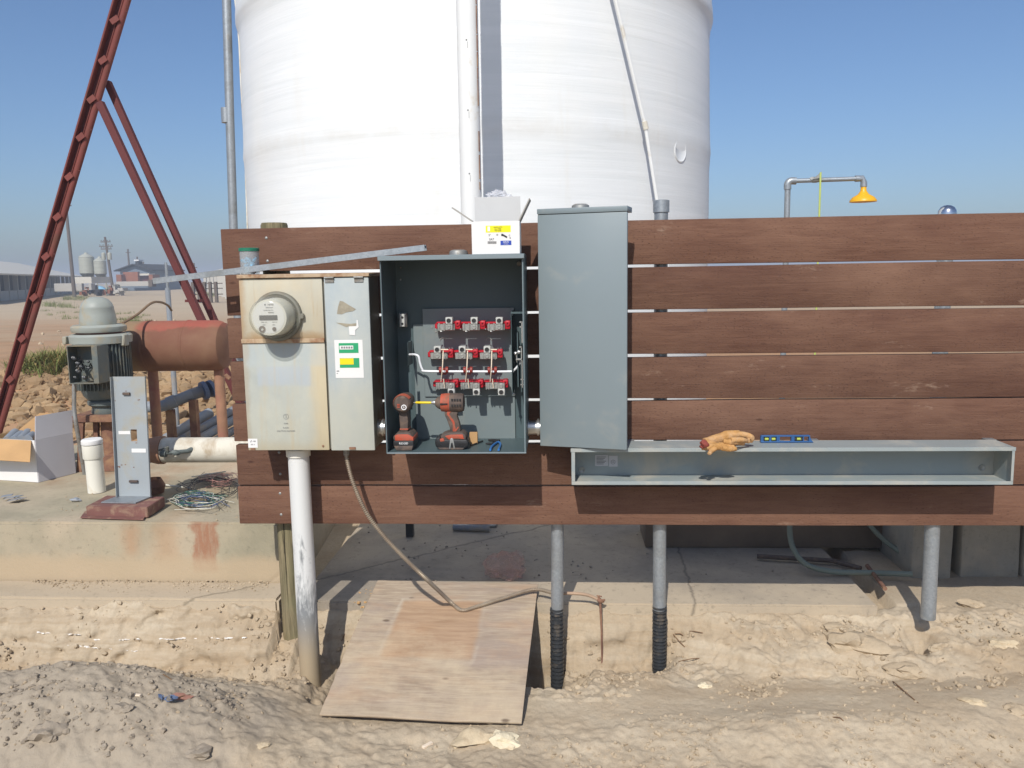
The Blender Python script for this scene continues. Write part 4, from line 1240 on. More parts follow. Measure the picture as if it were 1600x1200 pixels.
pr([(685, 695), (728, 695.5), (726, 699.2), (689, 699)], .085, 'battery_foot', 'darkgrey', .003)
pr([(689, 681.5), (695, 680), (697, 685), (690, 686)], .0845, 'battery_trim', 'orange', .002)
pr([(703.5, 697), (706, 681), (709, 679.5), (711, 682), (713.5, 697), (711, 697.3), (709.6, 688), (707.5, 688), (706, 697.3)], .087, 'belt_hook', 'dullsteel', .001)
MB().tube([(X(683), o_.y, zc_), (X(679), o_.y, zc_ + .001), (X(675), o_.y, zc_ + .001)], .006, 14, True, [.009, .008, .006]).build('chuck', 'steel', T)
MB().tube([(X(676), o_.y, zc_ + .001), (X(673), o_.y, zc_), (X(650), o_.y, zc_ + .001), (X(649), o_.y, zc_ + .001)], .0045, 12, True, [.0035, .0048, .0048, .003]).build('bit_holder', 'yellow', T)
MB().tube([(X(649), o_.y, zc_ + .001), (X(642), o_.y, zc_ + .001)], .002, 8).build('bit', 'dullsteel', T)
# (b) seen from behind
o_ = F(632, 701, -.25); o_.z = ZF
T = thing('impact_driver', o_, 'orange and black cordless driver seen from its round back end in the junction box', 'power tool', 'cordless power tools in the junction box')
K = 3.19 / 1300
def S2(px, py): return (o_.x + (px - 632) * K, o_.z + (701 - py) * K)
cx_, cz_ = S2(633, 626)
axb = M.Translation((cx_, o_.y, cz_)) @ M.Rotation(R(90), 4, 'X')
MB().lathe([(0, .040), (.026, .040), (.033, .034), (.036, .022), (.036, -.03), (.03, -.08), (.015, -.10), (0, -.10)], axb, 28).build('motor_housing', 'darkgrey', T)
b = MB(); b.lathe([(.0335, .036), (.0375, .024), (.0375, .004), (.034, .004)], axb @ M.Rotation(R(35), 4, 'Z'), 20, ang=R(160)); 
for dx in (-.012,):
    for j in range(3): b.box((cx_ - .018, o_.y - .0425, cz_ - .014 + j * .006), (cx_ - .007, o_.y - .039, cz_ - .011 + j * .006))
b.build('orange_shell', 'orange', T)
b = MB().lathe([(.0075, .043), (.0105, .043), (.0105, .039), (.0075, .039)], axisY((cx_ + .009, o_.y, cz_ - .012)), 20); b.text('R', .011, front(cx_ + .009, o_.y - .0415, cz_ - .012)); b.build('badge', 'whiteink', T)
MB().prism([S2(625, 636), S2(638, 636), S2(640.5, 655), S2(639, 676), S2(627, 676), S2(626, 655)], o_.y - .012, o_.y + .05, .006).build('handle', 'darkgrey', T)
MB().prism([S2(626.5, 667), S2(639.5, 667), S2(640, 669.5), S2(626.3, 669.5)], o_.y - .0135, o_.y + .048, .001).build('grip_stripe', 'orange', T)
MB().prism([S2(616, 679), S2(624, 672), S2(643, 672), S2(649, 679), S2(649, 686), S2(617, 686)], o_.y - .03, o_.y + .07, .006).build('battery_mount', 'darkgrey', T)
MB().prism([S2(619, 677), S2(625, 675), S2(641, 675), S2(649.5, 680), S2(649.5, 687), S2(620, 687)], o_.y - .033, o_.y + .072, .003).build('mount_trim', 'orange', T)
MB().prism([S2(617, 685), S2(649.5, 685), S2(650, 694), S2(646, 701), S2(622, 701), S2(617, 693)], o_.y - .038, o_.y + .075, .004).build('battery', 'black', T)
MB().prism([S2(618, 693), S2(649, 693), S2(647, 700.8), S2(622, 700.8)], o_.y - .0405, o_.y + .077, .003).build('battery_foot', 'darkgrey', T)
b = MB(); q = S2(634, 689.3); b.text('RIDGID', .0108, front(q[0], o_.y - .0392, q[1]), .0006)
b.build('battery_lettering', 'whiteink', T)
# tan offcut behind, pliers
p = F(741, 684, -.16)
MB().box((p.x - .018, -.17, ZF), (p.x + .014, -.155, F(741, 675, -.16).z), .001).build('card_offcut', 'kraft', loc=(p.x, -.16, ZF), label='small tan cardboard offcut behind the side-on driver', category='card offcut')
T = thing('pliers', (F(770, 692, -.26).x, -.26, ZF), 'pair of pliers with black jaws and blue grips on the junction box floor', 'pliers')
def fl(px, py, dz=.006):
    q = GZ(px, py, ZF + dz); return q
b = MB().tube([fl(763, 687.5), fl(772, 688), fl(780, 689)], .005, 8, True, [.004, .006, .007]); b.tube([fl(759, 693), fl(768, 693.5), fl(778, 690)], .004, 8, True, [.003, .005, .006]); b.build('jaw', 'black', T)
b = MB().tube(catmull([fl(778, 690), fl(782, 694), fl(779, 703)], 5), .0045, 8)
b.build('handle', 'bluegrip', T)
b = MB().tube(catmull([fl(778, 690), fl(769, 697), fl(766, 703)], 5), .0045, 8)
b.build('handle', 'bluegrip', T)
MB().tube([fl(736, 696, .004), fl(754, 689, .004)], .0035, 8).build('punch', 'black', loc=fl(745, 692, 0), label='thin dark steel punch lying beside the side-on driver', category='punch')

# ------------------------------------------------------------ gloves and level on the trough
T = thing('work_gloves', GZ(1135, 695, ZT), 'pair of yellow leather work gloves lying on the wireway trough', 'gloves')
def glove(paths, c, sc_, name):
    b = MB()
    for pts, rs in paths:
        P3 = [GZ(px, py, ZT + dz) for px, py, dz in pts]
        P3 = catmull(P3, 6)
        R_ = np.interp(np.linspace(0, 1, len(P3)), np.linspace(0, 1, len(rs)), rs) * .86
        b.tube(P3, .01, 14, True, list(R_))
    o = b.build(name, 'glove', T)
    md = o.modifiers.new('r', 'REMESH'); md.mode = 'VOXEL'; md.voxel_size = .0024; md.use_smooth_shade = True
    sm = o.modifiers.new('s', 'SMOOTH'); sm.iterations = 3
    tx = bpy.data.textures.new('wrinkle', 'CLOUDS'); tx.noise_scale = .03
    dm = o.modifiers.new('d', 'DISPLACE'); dm.texture = tx; dm.strength = .006; dm.mid_level = .5; dm.texture_coords = 'LOCAL'
    return o
glove([([(1101, 690, .030), (1118, 686, .034), (1138, 681, .044), (1156, 679, .050)], [.017, .022, .026, .020]),
       ([(1140, 680, .048), (1160, 679, .052), (1174, 683, .042), (1173, 690, .022)], [.014, .015, .013, .010]),
       ([(1142, 688, .040), (1158, 687, .040), (1170, 690, .026)], [.013, .012, .010]),
       ([(1130, 690, .034), (1148, 691, .030), (1162, 693, .018)], [.013, .012, .010]),
       ([(1122, 694, .020), (1135, 695, .016), (1150, 696, .012)], [.012, .011, .009])], 0, 0, 'upper_glove')
glove([([(1096, 699, .014), (1112, 698, .016), (1130, 697, .016), (1146, 697, .014)], [.012, .016, .018, .014]),
       ([(1118, 700, .014), (1112, 704, .006), (1108, 709, -.002)], [.013, .011, .008]),
       ([(1128, 700, .012), (1140, 702, .006), (1150, 701, .006)], [.013, .012, .009]),
       ([(1102, 694, .022), (1110, 692, .026), (1120, 695, .022)], [.011, .012, .010])], 0, 0, 'lower_glove')
b = MB(); b.rock(GZ(1101, 693, ZT + .040), .016, 3, .3, (1, .8, .9)); b.rock(GZ(1097, 698, ZT + .026), .010, 2, .3); b.build('cuff', 'glovered', T)
# level
Yl = -.085
x0, x1 = F(1188, 692, Yl).x, F(1270, 692, Yl).x
T = thing('spirit_level', (x0, Yl, ZT), 'short blue torpedo level standing on the wireway trough beside the gloves', 'level')
h = .030; wd = .018
out = [(x0, ZT + .001), (x1, ZT + .001), (x1 - .001, ZT + .006), (x1 - .014, ZT + h), (x0 + .003, ZT + h), (x0, ZT + h - .004)]
b = MB()
b.prism([(x0, ZT + .0008), (x1, ZT + .0008), (x1 - .003, ZT + .006), (x0, ZT + .006)], Yl - wd / 2, Yl + wd / 2, .0008)
b.prism([(x0, ZT + h - .005), (x1 - .012, ZT + h - .005), (x1 - .015, ZT + h), (x0 + .003, ZT + h)], Yl - wd / 2, Yl + wd / 2, .0008)
W_ = x1 - x0
segs = [(0, .05), (.16, .20), (.30, .36), (.58, .64), (.80, .82)]
for a_, c_ in segs: b.box((x0 + a_ * W_, Yl - wd / 2 + .001, ZT + .005), (x0 + c_ * W_, Yl + wd / 2 - .001, ZT + h - .004))
b.prism([(x1 - .018, ZT + .005), (x1 - .004, ZT + .005), (x1 - .015, ZT + h - .004), (x1 - .018, ZT + h - .004)], Yl - wd / 2 + .001, Yl + wd / 2 - .001)
b.build('frame', 'levelblue', T)
b = MB()
for a_, c_ in ((.05, .16), (.64, .80), (.20, .30)):
    b.box((x0 + a_ * W_, Yl - .004, ZT + .007), (x0 + c_ * W_, Yl + .004, ZT + h - .006), .002)
b.build('web', 'blackwrap', T)
for a_ in (.11, .24, .72):
    MB().tube([(x0 + a_ * W_ - .007, Yl - .006, ZT + h / 2), (x0 + a_ * W_ + .007, Yl - .006, ZT + h / 2)], .0055, 12).build('vial', 'vial', T)

# ------------------------------------------------------------ plywood, flexible conduit, copper stub
z1, z0 = .262, .06
TL, TR = GZ(600, 907, z1), GZ(850, 913, z1); BR, BL = GZ(815, 1129, z0), GZ(498, 1116, z0)
ex = (BR - BL); Wp = ex.length; ex.normalize(); ey = ((TL + TR) / 2 - (BL + BR) / 2); Lp = ey.length; ey = (ey - ex * ey.dot(ex)).normalized(); ez = ex.cross(ey)
PW = M(((ex.x, ey.x, ez.x, BL.x), (ex.y, ey.y, ez.y, BL.y), (ex.z, ey.z, ez.z, BL.z), (0, 0, 0, 1)))
T = thing('plywood_sheet', BL, 'weathered plywood sheet leaning from the ditch onto the slab edge', 'plywood')
T.matrix_world = PW; ORG[T.name] = V((0, 0, 0))
b = MB().box((0, 0, -.008), (Wp, Lp, 0), .001)
bmesh.ops.subdivide_edges(b.bm, edges=b.bm.edges[:], cuts=24, use_grid_fill=True)
for v in b.bm.verts:
    e_ = v.co.x * (Wp - v.co.x) ; f_ = v.co.y / Lp
    v.co.z += .012 * sin(pi * f_) + .006 * noise.noise(V((v.co.x * 3, v.co.y * 3, 0)))
    if v.co.y < .002: v.co.y += .003 * noise.noise(V((v.co.x * 40, 0, 1)))
    if v.co.x < .002: v.co.x += .006 * noise.noise(V((v.co.y * 30, 0, 2))) + .003
    if v.co.y > Lp - .002: v.co.y += .004 * noise.noise(V((v.co.x * 20, 0, 3)))
b.build('face_ply', 'ply', T)
b = MB().box((.002, .003, -.014), (Wp - .004, Lp - .003, -.0085), .001)
bmesh.ops.subdivide_edges(b.bm, edges=b.bm.edges[:], cuts=16, use_grid_fill=True)
for v in b.bm.verts:
    v.co.z += .012 * sin(pi * v.co.y / Lp) + .006 * noise.noise(V((v.co.x * 3, v.co.y * 3, 0)))
b.build('core_ply', 'plyedge', T)
# ridge line where the sheet has a moulded edge strip along the bottom left
def onply(px, py, lift):
    d = ray(px, py); n = ez
    t = (BL - CAM).dot(n) / d.dot(n)
    return CAM + d * t + n * (lift + .01)
path = [F(541, 702, -.12), F(543, 722, -.13), F(552, 755, -.15), F(572, 800, -.16), F(600, 838, -.14), F(632, 872, -.11), F(660, 899, -.075), F(688, 930, -.02), onply(706, 951, .022), onply(722, 959, .009), onply(745, 954, .011), onply(790, 941, .016), onply(835, 931, .025), F(868, 927.5, .19)]
path[7] = (path[6] + path[8]) / 2
P3 = catmull(path, 40)
fx = []; acc = 0
for i in range(1, len(P3)):
    acc += (P3[i] - P3[i - 1]).length
n = int(acc / .0021)
cum = [0]
for i in range(1, len(P3)): cum.append(cum[-1] + (P3[i] - P3[i - 1]).length)
arr = np.array([[p_.x, p_.y, p_.z] for p_ in P3]); tt_ = np.linspace(0, cum[-1], n)
pp = np.stack([np.interp(tt_, cum, arr[:, k]) for k in range(3)], -1)
rs = [.0094 if (k // 2) % 2 else .0066 for k in range(n)]
T = thing('flexible_conduit', P3[0], 'flexible metal conduit hanging from the meter cabinet and looping over the plywood', 'conduit')
MB().tube([V(p_) for p_ in pp], .008, 14, True, rs).build('ribbed_hose', 'flex', T, smooth=25)
MB().lathe([(.008, -.012), (.0125, -.012), (.0125, .01), (.015, .01), (.015, .018), (.008, .018)], M.Translation(P3[0] + V((0, 0, -.012))), 18).build('connector', 'dullsteel', T)
vp = F(937, 938, .17)
T = thing('copper_stub', (vp.x, .17, hg(vp.x, .1)), 'copper tube and small valve on a thin stake beside the slab edge', 'pipe stub')
MB().tube(catmull([F(862, 927.5, .185), F(885, 927, .175), F(908, 928, .17), F(922, 931, .17), vp], 8), .0075, 12).build('tube', 'rope', T)
b = MB().rock(vp, .013, 2, .3, (1, 1, 1)); b.rock(vp + V((.012, 0, -.004)), .009, 2, .3); b.tube([vp + V((-.004, 0, 0)), vp + V((-.004, 0, .02))], .005, 8); b.tube([vp + V((-.014, 0, .022)), vp + V((.010, 0, .018))], .003, 8)
b.tube([vp, vp + V((.024, -.006, .004))], .005, 8); b.build('valve', 'rust', T)
st0 = F(941, 1050, .10)
b = MB().tube([vp + V((.002, 0, -.005)), F(940, 985, .14), st0 + V((0, 0, -.05))], .006, 8, True, [.006, .0045, .003]); b.build('stake', 'rust', T)

# ------------------------------------------------------------ tank, fill pole and pipes behind the fence
l_ = ray(384.5, 300); r_ = ray(1108, 300)
a_ = atan2(l_.x, l_.y); c_ = atan2(r_.x, r_.y); hh = (c_ - a_) / 2; mm = (c_ + a_) / 2; D = 7.4
TC = V((D * sin(mm), D * cos(mm) - 3.45, .3)); TR_ = D * sin(hh)
zs = F(785, 192, TC.y - TR_).z; ed = .93 * D
zr = CAM.z + (F(1109, 22, ed - 3.45).z - CAM.z)
T = thing('water_tank', TC, 'huge white fibreglass storage tank rising behind the fence', 'tank')
prof = [(TR_, 0)]
z = 0
H = 6.0
pts = [(0.0, TR_), (zs - .3 - .14, TR_ * .999), (zs - .3 - .08, TR_ * 1.001), (zs - .3 - .03, TR_ * 1.0025), (zs - .3, TR_ * 1.004), (zs - .3 + .05, TR_ * 1.002), (zs - .3 + .10, TR_ * 1.001), (zr - .3 - .16, TR_ * .992), (zr - .3 - .06, TR_ * .996), (zr - .3 - .03, TR_ * 1.002), (zr - .3, TR_ * 1.006), (zr - .3 + .05, TR_ * 1.005), (zr - .3 + .12, TR_ * 1.001), (zr - .3 + .16, TR_ * 1.0), (H, TR_ * 1.0), (H + .35, TR_ * .6), (H + .5, 0)]
b = MB().lathe([(r, z) for z, r in pts], M.Translation(TC), 160)
es = [e for e in b.bm.edges if abs(e.verts[0].co.z - e.verts[1].co.z) > .3]
bmesh.ops.subdivide_edges(b.bm, edges=es, cuts=14)
for v in b.bm.verts:
    q = v.co - TC; a = atan2(q.y, q.x)
    k = 1 + .0012 * noise.noise(V((cos(a) * 2, sin(a) * 2, v.co.z * 9))) + .0016 * noise.noise(V((cos(a) * 3, sin(a) * 3, v.co.z * 2)))
    if q.z > .1 and q.z < H: v.co.x = TC.x + q.x * k; v.co.y = TC.y + q.y * k
b.build('tank_wall', 'tank', T, smooth=60)
# oval boss on the wall
d = ray(1063, 235); 
A_ = d.x ** 2 + d.y ** 2; o2 = V((CAM.x - TC.x, CAM.y - TC.y)); B_ = 2 * (o2.x * d.x + o2.y * d.y); C_ = o2.x ** 2 + o2.y ** 2 - TR_ ** 2
t_ = (-B_ - sqrt(B_ * B_ - 4 * A_ * C_)) / (2 * A_); hit = CAM + d * t_
nn = V((hit.x - TC.x, hit.y - TC.y, 0)).normalized()
mt = M.Translation(hit - nn * .01) @ nn.to_track_quat('Z', 'Y').to_matrix().to_4x4()
MB().lathe([(0, .012), (.074, .012), (.078, .015), (.086, .013), (.088, 0)], mt, 32).build('cover_boss', 'tank', T)
# white fill pole with rusty seam
Yp = 1.45
xp_ = F(735, 250, Yp).x
T = thing('white_pole', (xp_, Yp, .22), 'thick white painted steel pole with a rusty seam in front of the tank', 'pole')
MB().tube([(xp_, Yp, .22), (xp_, Yp, 6.6)], .0615, 40).build('pole_shaft', 'whitepaint', T)
b = MB()
z = 1.9
while z < 6.3:
    L_ = rnd.uniform(.02, .16)
    if rnd.random() < .85: b.box((xp_ + .0535, Yp - .037, z), (xp_ + .0575 + rnd.uniform(0, .002), Yp - .0275, z + L_))
    z += L_ + rnd.uniform(.0, .02)
b.build('rusty_seam', 'rust', T)
b = MB()
for z_ in (1.95, 2.25, 2.6, 2.98, 3.3, 3.7): b.box((xp_ - .002 + .002 * z_, Yp - .0625, z_), (xp_ + .0 + .002 * z_, Yp - .0612, z_ + .035)); b.box((xp_ - .005, Yp - .0628, z_ + .04), (xp_ + .003, Yp - .0612, z_ + .048))
b.build('weld_marks', 'greyink', T)
b = MB().box((xp_ - .12, Yp - .1, .221), (xp_ + .12, Yp + .1, .236), .003); b.build('base_plate', 'dullsteel', T)
# thin leaning pipe to the coupling
A1 = F(1040, 330, 2.42); A2 = F(957, -20, 2.18); mid = A1.lerp(A2, .40)
T = thing('thin_white_pipe', A1, 'thin white pipe slanting up the front of the white tank, above the conduit coupling', 'pipe')
MB().tube([A1 + V((.02, .0, -.4)), mid], .0125, 14).build('lower_length', 'whitepaint', T)
MB().tube([mid, A2, A2 + (A2 - A1) * .5], .0125, 14).build('upper_length', 'whitepaint', T)
MB().tube([mid - (A2 - A1) * .018, mid + (A2 - A1) * .018], .019, 16).build('coupling', 'whitepvc', T)
# left galvanised pole and cables
YP = 3.6; A1 = F(364, 360, YP); A2 = F(354, 0, YP)
T = thing('galvanised_pole', (A1.x, YP, .3), 'slim galvanised pole standing beside the white tank', 'pole')
MB().tube([(A1.x, YP, .3), (A1.x - .002, YP, 1.9), (A1.x + (A2.x - A1.x) * .5, YP, A1.z + .5 * (A2.z - A1.z)), A2 + (A2 - A1) * .3], .036, 20).build('pole_shaft', 'galv', T)
MB().tube([(A1.x, YP, 3.02), (A1.x + .001, YP, 3.14)], .041, 20).build('coupling', 'galv', T)
T = thing('cable_run', F(388, 352, 3.2), 'two thin cables clipped to the left edge of the tank', 'cables')
for offs, m_ in ((0, 'whitepvc'), (3.5, 'dullsteel')):
    MB().tube([F(389 + offs * .3, 420, 3.9), F(386 + offs * .4, 330, 3.9), F(382 + offs * .5, 220, 3.9), F(376.5 + offs, 130, 3.9), F(374 + offs, 70, 3.9), F(371 + offs * 1.3, 30, 3.9), F(366 + offs * 2, -12, 3.9)], .008, 10).build('cable', m_, T)
b = MB().rock(F(377, 31, 3.85), .035, 2, .5); b.bar(F(372, 30, 3.85), F(384, 24, 4.0), .02, .02); b.build('clamp', 'rust', T)

# shower
T = thing('emergency_shower', (F(1232, 330, 3.0).x, 3.0, .3), 'galvanised emergency shower pipe with a yellow shower head above the fence', 'shower')
Ys = 3.0
e0 = F(1231, 283, Ys); e1 = F(1346, 279, Ys)
b = MB().tube([(e0.x, Ys, .3), (e0.x, Ys, e0.z - .01)], .0215, 16); b.tube([e0, e1], .0165, 16); b.build('pipe', 'galv', T)
b = MB().tube(catmull([(e0.x, Ys, e0.z - .06), (e0.x, Ys, e0.z - .02), e0 + V((.02, 0, 0)), e0 + V((.06, 0, 0))], 6), .027, 16); b.tube([e1 - V((.045, 0, 0)), e1 + V((.005, 0, 0)), e1 + V((.018, 0, -.03)), e1 + V((.018, 0, -.06))], .024, 14); b.build('elbow', 'galv', T)
sh_ = e1 + V((.018, 0, -.06))
MB().lathe([(.02, 0), (.022, -.03), (.04, -.055), (.075, -.075), (.095, -.098), (.096, -.11), (.088, -.108), (0, -.09)], M.Translation(sh_), 32).build('shower_head', 'showeryellow', T)
v0 = F(1272, 281, Ys)
b = MB().rock(v0, .032, 2, .2, (1.4, .8, .7)); b.prism([(v0.x - .02, v0.z), (v0.x + .04, v0.z + .01), (v0.x + .045, v0.z + .055)], Ys - .03, Ys - .02); b.build('valve', 'dullsteel', T)
xg = F(1280, 280, Ys).x
MB().tube([(xg, Ys - .03, .9), (xg, Ys - .03, F(1280, 270, Ys).z)], .0075, 10).build('pull_rod', 'limerod', T)
# steel ball post
Yb = 1.2; c0 = F(1480, 334, Yb)
T = thing('domed_post', (c0.x, Yb, .22), 'steel post with a polished dome cap just above the fence top', 'post')
MB().tube([(c0.x, Yb, .22), (c0.x, Yb, c0.z)], .040, 24).build('post_shaft', 'galv', T)
MB().lathe([(.046, -.02), (.047, 0), (.044, .018), (.034, .034), (.018, .043), (0, .046)], M.Translation(c0), 28).build('dome_cap', 'chrome', T)
# low timber, blocks, hose and pipes under the fence
x0, x1 = F(1008, 840, 1.0).x, F(1418, 840, 1.0).x
b = MB().box((x0, 1.0, .221), (x1, 1.3, .47), .008, 2); b.build('timber_skid', 'concealed', loc=(x0, 1.0, .221), label='dark oily timber lying on the slab behind the fence', category='timber')
for k, (pa, pb_) in enumerate(((1425, 1489), (1501, 1594), (1600, 1700))):
    xa_, xb_ = F(pa, 860, .62).x, F(pb_, 860, .62).x
    b = MB().box((xa_, .62, .17), (xb_, 1.05, .66), .012, 2)
    bmesh.ops.subdivide_edges(b.bm, edges=b.bm.edges[:], cuts=4, use_grid_fill=True); rough_edge(b.bm, .006, 7, k)
    o = b.build('concrete_block', 'block', loc=(xa_, .62, .2), label=['rough narrow concrete block behind the right conduit', 'wide smooth concrete block right of the dark slot under the fence', 'concrete block at the far right edge under the fence'][k], category='concrete block', group='concrete blocks under the right end of the fence')
def sl(px, py, dz=.0): return GZ(px, py, .221 + dz)
MB().tube(catmull([F(1236, 800, .75), F(1234, 830, .72), F(1240, 858, .66), F(1260, 882, .6), sl(1300, 893, .02), sl(1360, 895, .015), sl(1425, 897, .015)], 10), .0135, 14).build('hose', 'hose', label='grey green hose curving down under the fence onto the slab', category='hose', loc=sl(1300, 893))
MB().tube(catmull([F(1350, 810, .9), F(1375, 838, .85), F(1400, 858, .8), sl(1440, 885, .02)], 8), .013, 12).build('hose', 'hose', label='short straight hose end slanting behind the curved hose', category='hose', loc=sl(1440, 885))
MB().tube([sl(1183, 869, .02), sl(1300, 876, .02), sl(1345, 888, .02)], .012, 10).build('iron_bar', 'darkgrey', label='dark bent iron bar lying on the shaded slab', category='bar', loc=sl(1183, 869))
b = MB().tube([sl(1355, 884, .015), sl(1383, 920, .015)], .010, 12); b.build('pipe_end', 'rust', label='short rusty pipe end poking out at the slab edge', category='pipe', loc=sl(1383, 920))
p = GZ(641, 838, .22)
b = MB().box((p.x - .022, p.y - .022, .221), (p.x + .022, p.y + .022, 1.4), .003); b.build('steel_stub_post', 'blackwrap', loc=(p.x, p.y, .221), label='dark square steel post standing on the shaded slab behind the fence', category='post')
MB().tube([sl(708, 824, .02), sl(765, 826, .02)], .018, 12).build('grey_pipe_piece', 'greypvc', loc=sl(735, 825), label='short grey pipe lying on the slab near the white pole base', category='pipe')
# netting bag
c0 = sl(792, 885, .045)
bb = bmesh.new(); bmesh.ops.create_icosphere(bb, subdivisions=4, radius=1)
for v in bb.verts:
    p_ = v.co.copy(); k_ = 1 + .35 * noise.noise(p_ * 1.6) + .25 * noise.noise(p_ * 4) + .12 * noise.noise(p_ * 9)
    v.co = V((p_.x * .105, p_.y * .09, max(p_.z, -.55) * .075)) * k_ + c0
MB().add(bb).build('net_bag', 'netfilm', loc=c0 - V((0, 0, .045)), label='crumpled pinkish see-through net bag lying on the shaded slab', category='bag', smooth=20)
# ------------------------------------------------------------ pump yard on the left
ZP = .572
def pg(px, py, dz=0): return GZ(px, py, ZP + dz)
# motor
mb = pg(168, 741); mx, my = mb.x, mb.y; sM = (my + 3.45) / 1300
def mz(py): return F(168, py, my).z
T = thing('pump_motor', (mx, my, ZP), 'upright grey-green finned pump motor with a domed cap and open terminal box', 'motor')
cy = my + .17; cx = F(156, 530, cy).x
def mzz(py): return F(156, py, cy).z
def cyl(prof, cxx=cx): return [(r * .92 * (cy + 3.45) / 1300, mzz(p_)) for r, p_ in prof]
MB().lathe(cyl([(0, 622), (30, 622), (36, 616), (40, 606), (41, 600), (42, 536)]), M.Translation((cx + .01, cy, 0)), 40).build('stator', 'motor', T)
b = MB()
for k in range(44):
    a = 2 * pi * k / 44
    r0 = 41 * .92 * (cy + 3.45) / 1300
    m_ = M.Translation((cx + .01, cy, 0)) @ M.Rotation(a, 4, 'Z')
    b.box((r0 - .004, -.0028, mzz(606)), (r0 + .019, .0028, mzz(535)), 0, 1, m_)
b.build('cooling_fins', 'motor', T)
MB().lathe(cyl([(44, 536), (50, 535), (51, 524), (47, 521), (0, 520)]), M.Translation((cx + .008, cy, 0)), 40).build('upper_ring', 'motorlt', T)
MB().lathe(cyl([(0, 522), (38, 522), (36, 516)]), M.Translation((cx, cy, 0)), 32).build('neck', 'rustbase', T)
MB().lathe(cyl([(0, 518), (43, 518), (45, 515), (45, 510), (41, 507), (0, 506)]), M.Translation((cx, cy, 0)), 40).build('cap_flange', 'motorlt', T)
MB().lathe(cyl([(29.5, 507), (30, 503), (29, 492), (26.8, 482), (27.2, 480.5), (26, 478), (24.5, 474), (19, 468), (11, 464.5), (0, 463.5)]), M.Translation((cx - .002, cy, 0)), 40).build('cap_dome', 'motorlt', T)
b = MB().box((cx + .155, cy - .06, mzz(540)), (cx + .185, cy + .0, mzz(522)), .006); b.box((cx - .19, cy - .08, mzz(536)), (cx - .165, cy - .02, mzz(524)), .004); b.build('lifting_lug', 'motorlt', T)
# terminal box, open
yb = cy - .27
x0, x1, z0, z1 = F(106, 570, yb).x, F(155, 570, yb).x, F(130, 600, yb).z, F(130, 540, yb).z
xi = F(144, 570, yb).x
b = MB().box((x0, yb, z0), (x0 + .005, yb + .10, z1)); b.box((xi, yb, z0), (xi + .035, yb + .12, z1), .003); b.box((x0 + .005, yb, z0), (xi, yb + .10, z0 + .005)); b.box((x0 + .005, yb, z1 - .005), (xi, yb + .10, z1)); b.box((x0 + .005, yb + .095, z0 + .005), (xi, yb + .10, z1 - .005))
bx = b.build('terminal_box', 'motor', T)
b = MB()
for px, py, s_ in ((116, 560, .014), (122, 568, .012), (123, 580, .015), (127, 573, .010), (132, 590, .012), (118, 590, .010), (138, 565, .008), (139, 575, .008)):
    b.rock(F(px, py, yb + .03), s_, 2, .3, (1, 1, 1))
for k in range(8):
    q = F(rnd.uniform(120, 140), rnd.uniform(562, 590), yb + .04)
    b.tube([q, q + V((rnd.uniform(-.03, .03), -.02, rnd.uniform(-.04, .04))), q + V((rnd.uniform(-.03, .03), .02, rnd.uniform(-.05, .02)))], .004, 6)
b.build('wire_ends', 'blackwrap', T)
# flange, stand
MB().lathe(cyl([(0, 646), (26, 646), (28, 642), (26, 634), (33, 630), (33, 625), (24, 622), (22, 612)]), M.Translation((cx + .02, cy, 0)), 32).build('drive_cone', 'motor', T)
MB().box((F(122, 648, cy - .05).x, cy - .12, mzz(655)), (F(196, 648, cy - .05).x, cy + .14, mzz(644)), .004).build('stand_plate', 'rust', T)
for px, pb_, dy in ((128, 122, -.10), (150, 150, -.02), (188, 196, -.08), (172, 176, .1)):
    a = F(px, 654, cy + dy); c = F(pb_, 700, cy + dy); c.z = ZP
    MB().bar(a, c, .03, .022, (0, 1, 0)).build('stand_leg', 'rust', T)
MB().lathe([(0, mzz(654)), (.05, mzz(654)), (.055, ZP + .1), (.09, ZP + .09), (.1, ZP), (0, ZP)], M.Translation((cx + .02, cy, 0)), 24).build('pump_head', 'rust', T)
q0 = F(116, 600, yb + .05); q1 = F(122, 700, yb + .05)
MB().tube(catmull([q0, F(116, 640, yb + .05), F(120, 668, yb + .05), (F(128, 690, yb + .1).x, yb + .1, ZP)], 8), .012, 10).build('supply_conduit', 'dullsteel', T)
# brown cable arching to the grey pipe
MB().tube(catmull([F(192, 505, 1.5), F(215, 491, 1.7), F(236, 474, 1.9), F(250, 472, 2.1), F(262, 477, 2.4), F(268, 485, 2.5)], 8), .008, 10).build('brown_cable', 'brownhose', loc=F(192, 505, 1.5), label='brown cable arching from the motor cap to the slim grey pipe', category='cable')
# horizontal red tank
Yt = 1.85
dpt = (Yt + 3.45)
xa, xb = F(190, 540, Yt).x, F(346, 540, Yt).x; zc = F(260, 540.5, Yt).z; r = 40.5 * dpt / 1300
T = thing('red_pressure_tank', ((xa + xb) / 2, Yt, ZP), 'dusty red horizontal cylindrical tank on two legs at the fence end', 'tank')
prof = [(0, xa - .05), (r * .6, xa - .035), (r * .93, xa - .005), (r, xa + .03), (r, xb - .04), (r * .985, xb - .01), (r * .90, xb + .025), (r * .6, xb + .05), (0, xb + .06)]
b = MB().lathe(prof, M.Translation((0, Yt, zc)) @ M.Rotation(R(90), 4, 'Y'), 56)
o = b.build('tank_shell', 'redtank', T)
b = MB()
for px in (237, 298):
    x_ = F(px, 540, Yt).x; b.lathe([(r - .001, x_ - .012), (r + .004, x_ - .005), (r + .004, x_ + .005), (r - .001, x_ + .012)], M.Translation((0, Yt, zc)) @ M.Rotation(R(90), 4, 'Y'), 56)
b.build('weld_band', 'redtank', T)
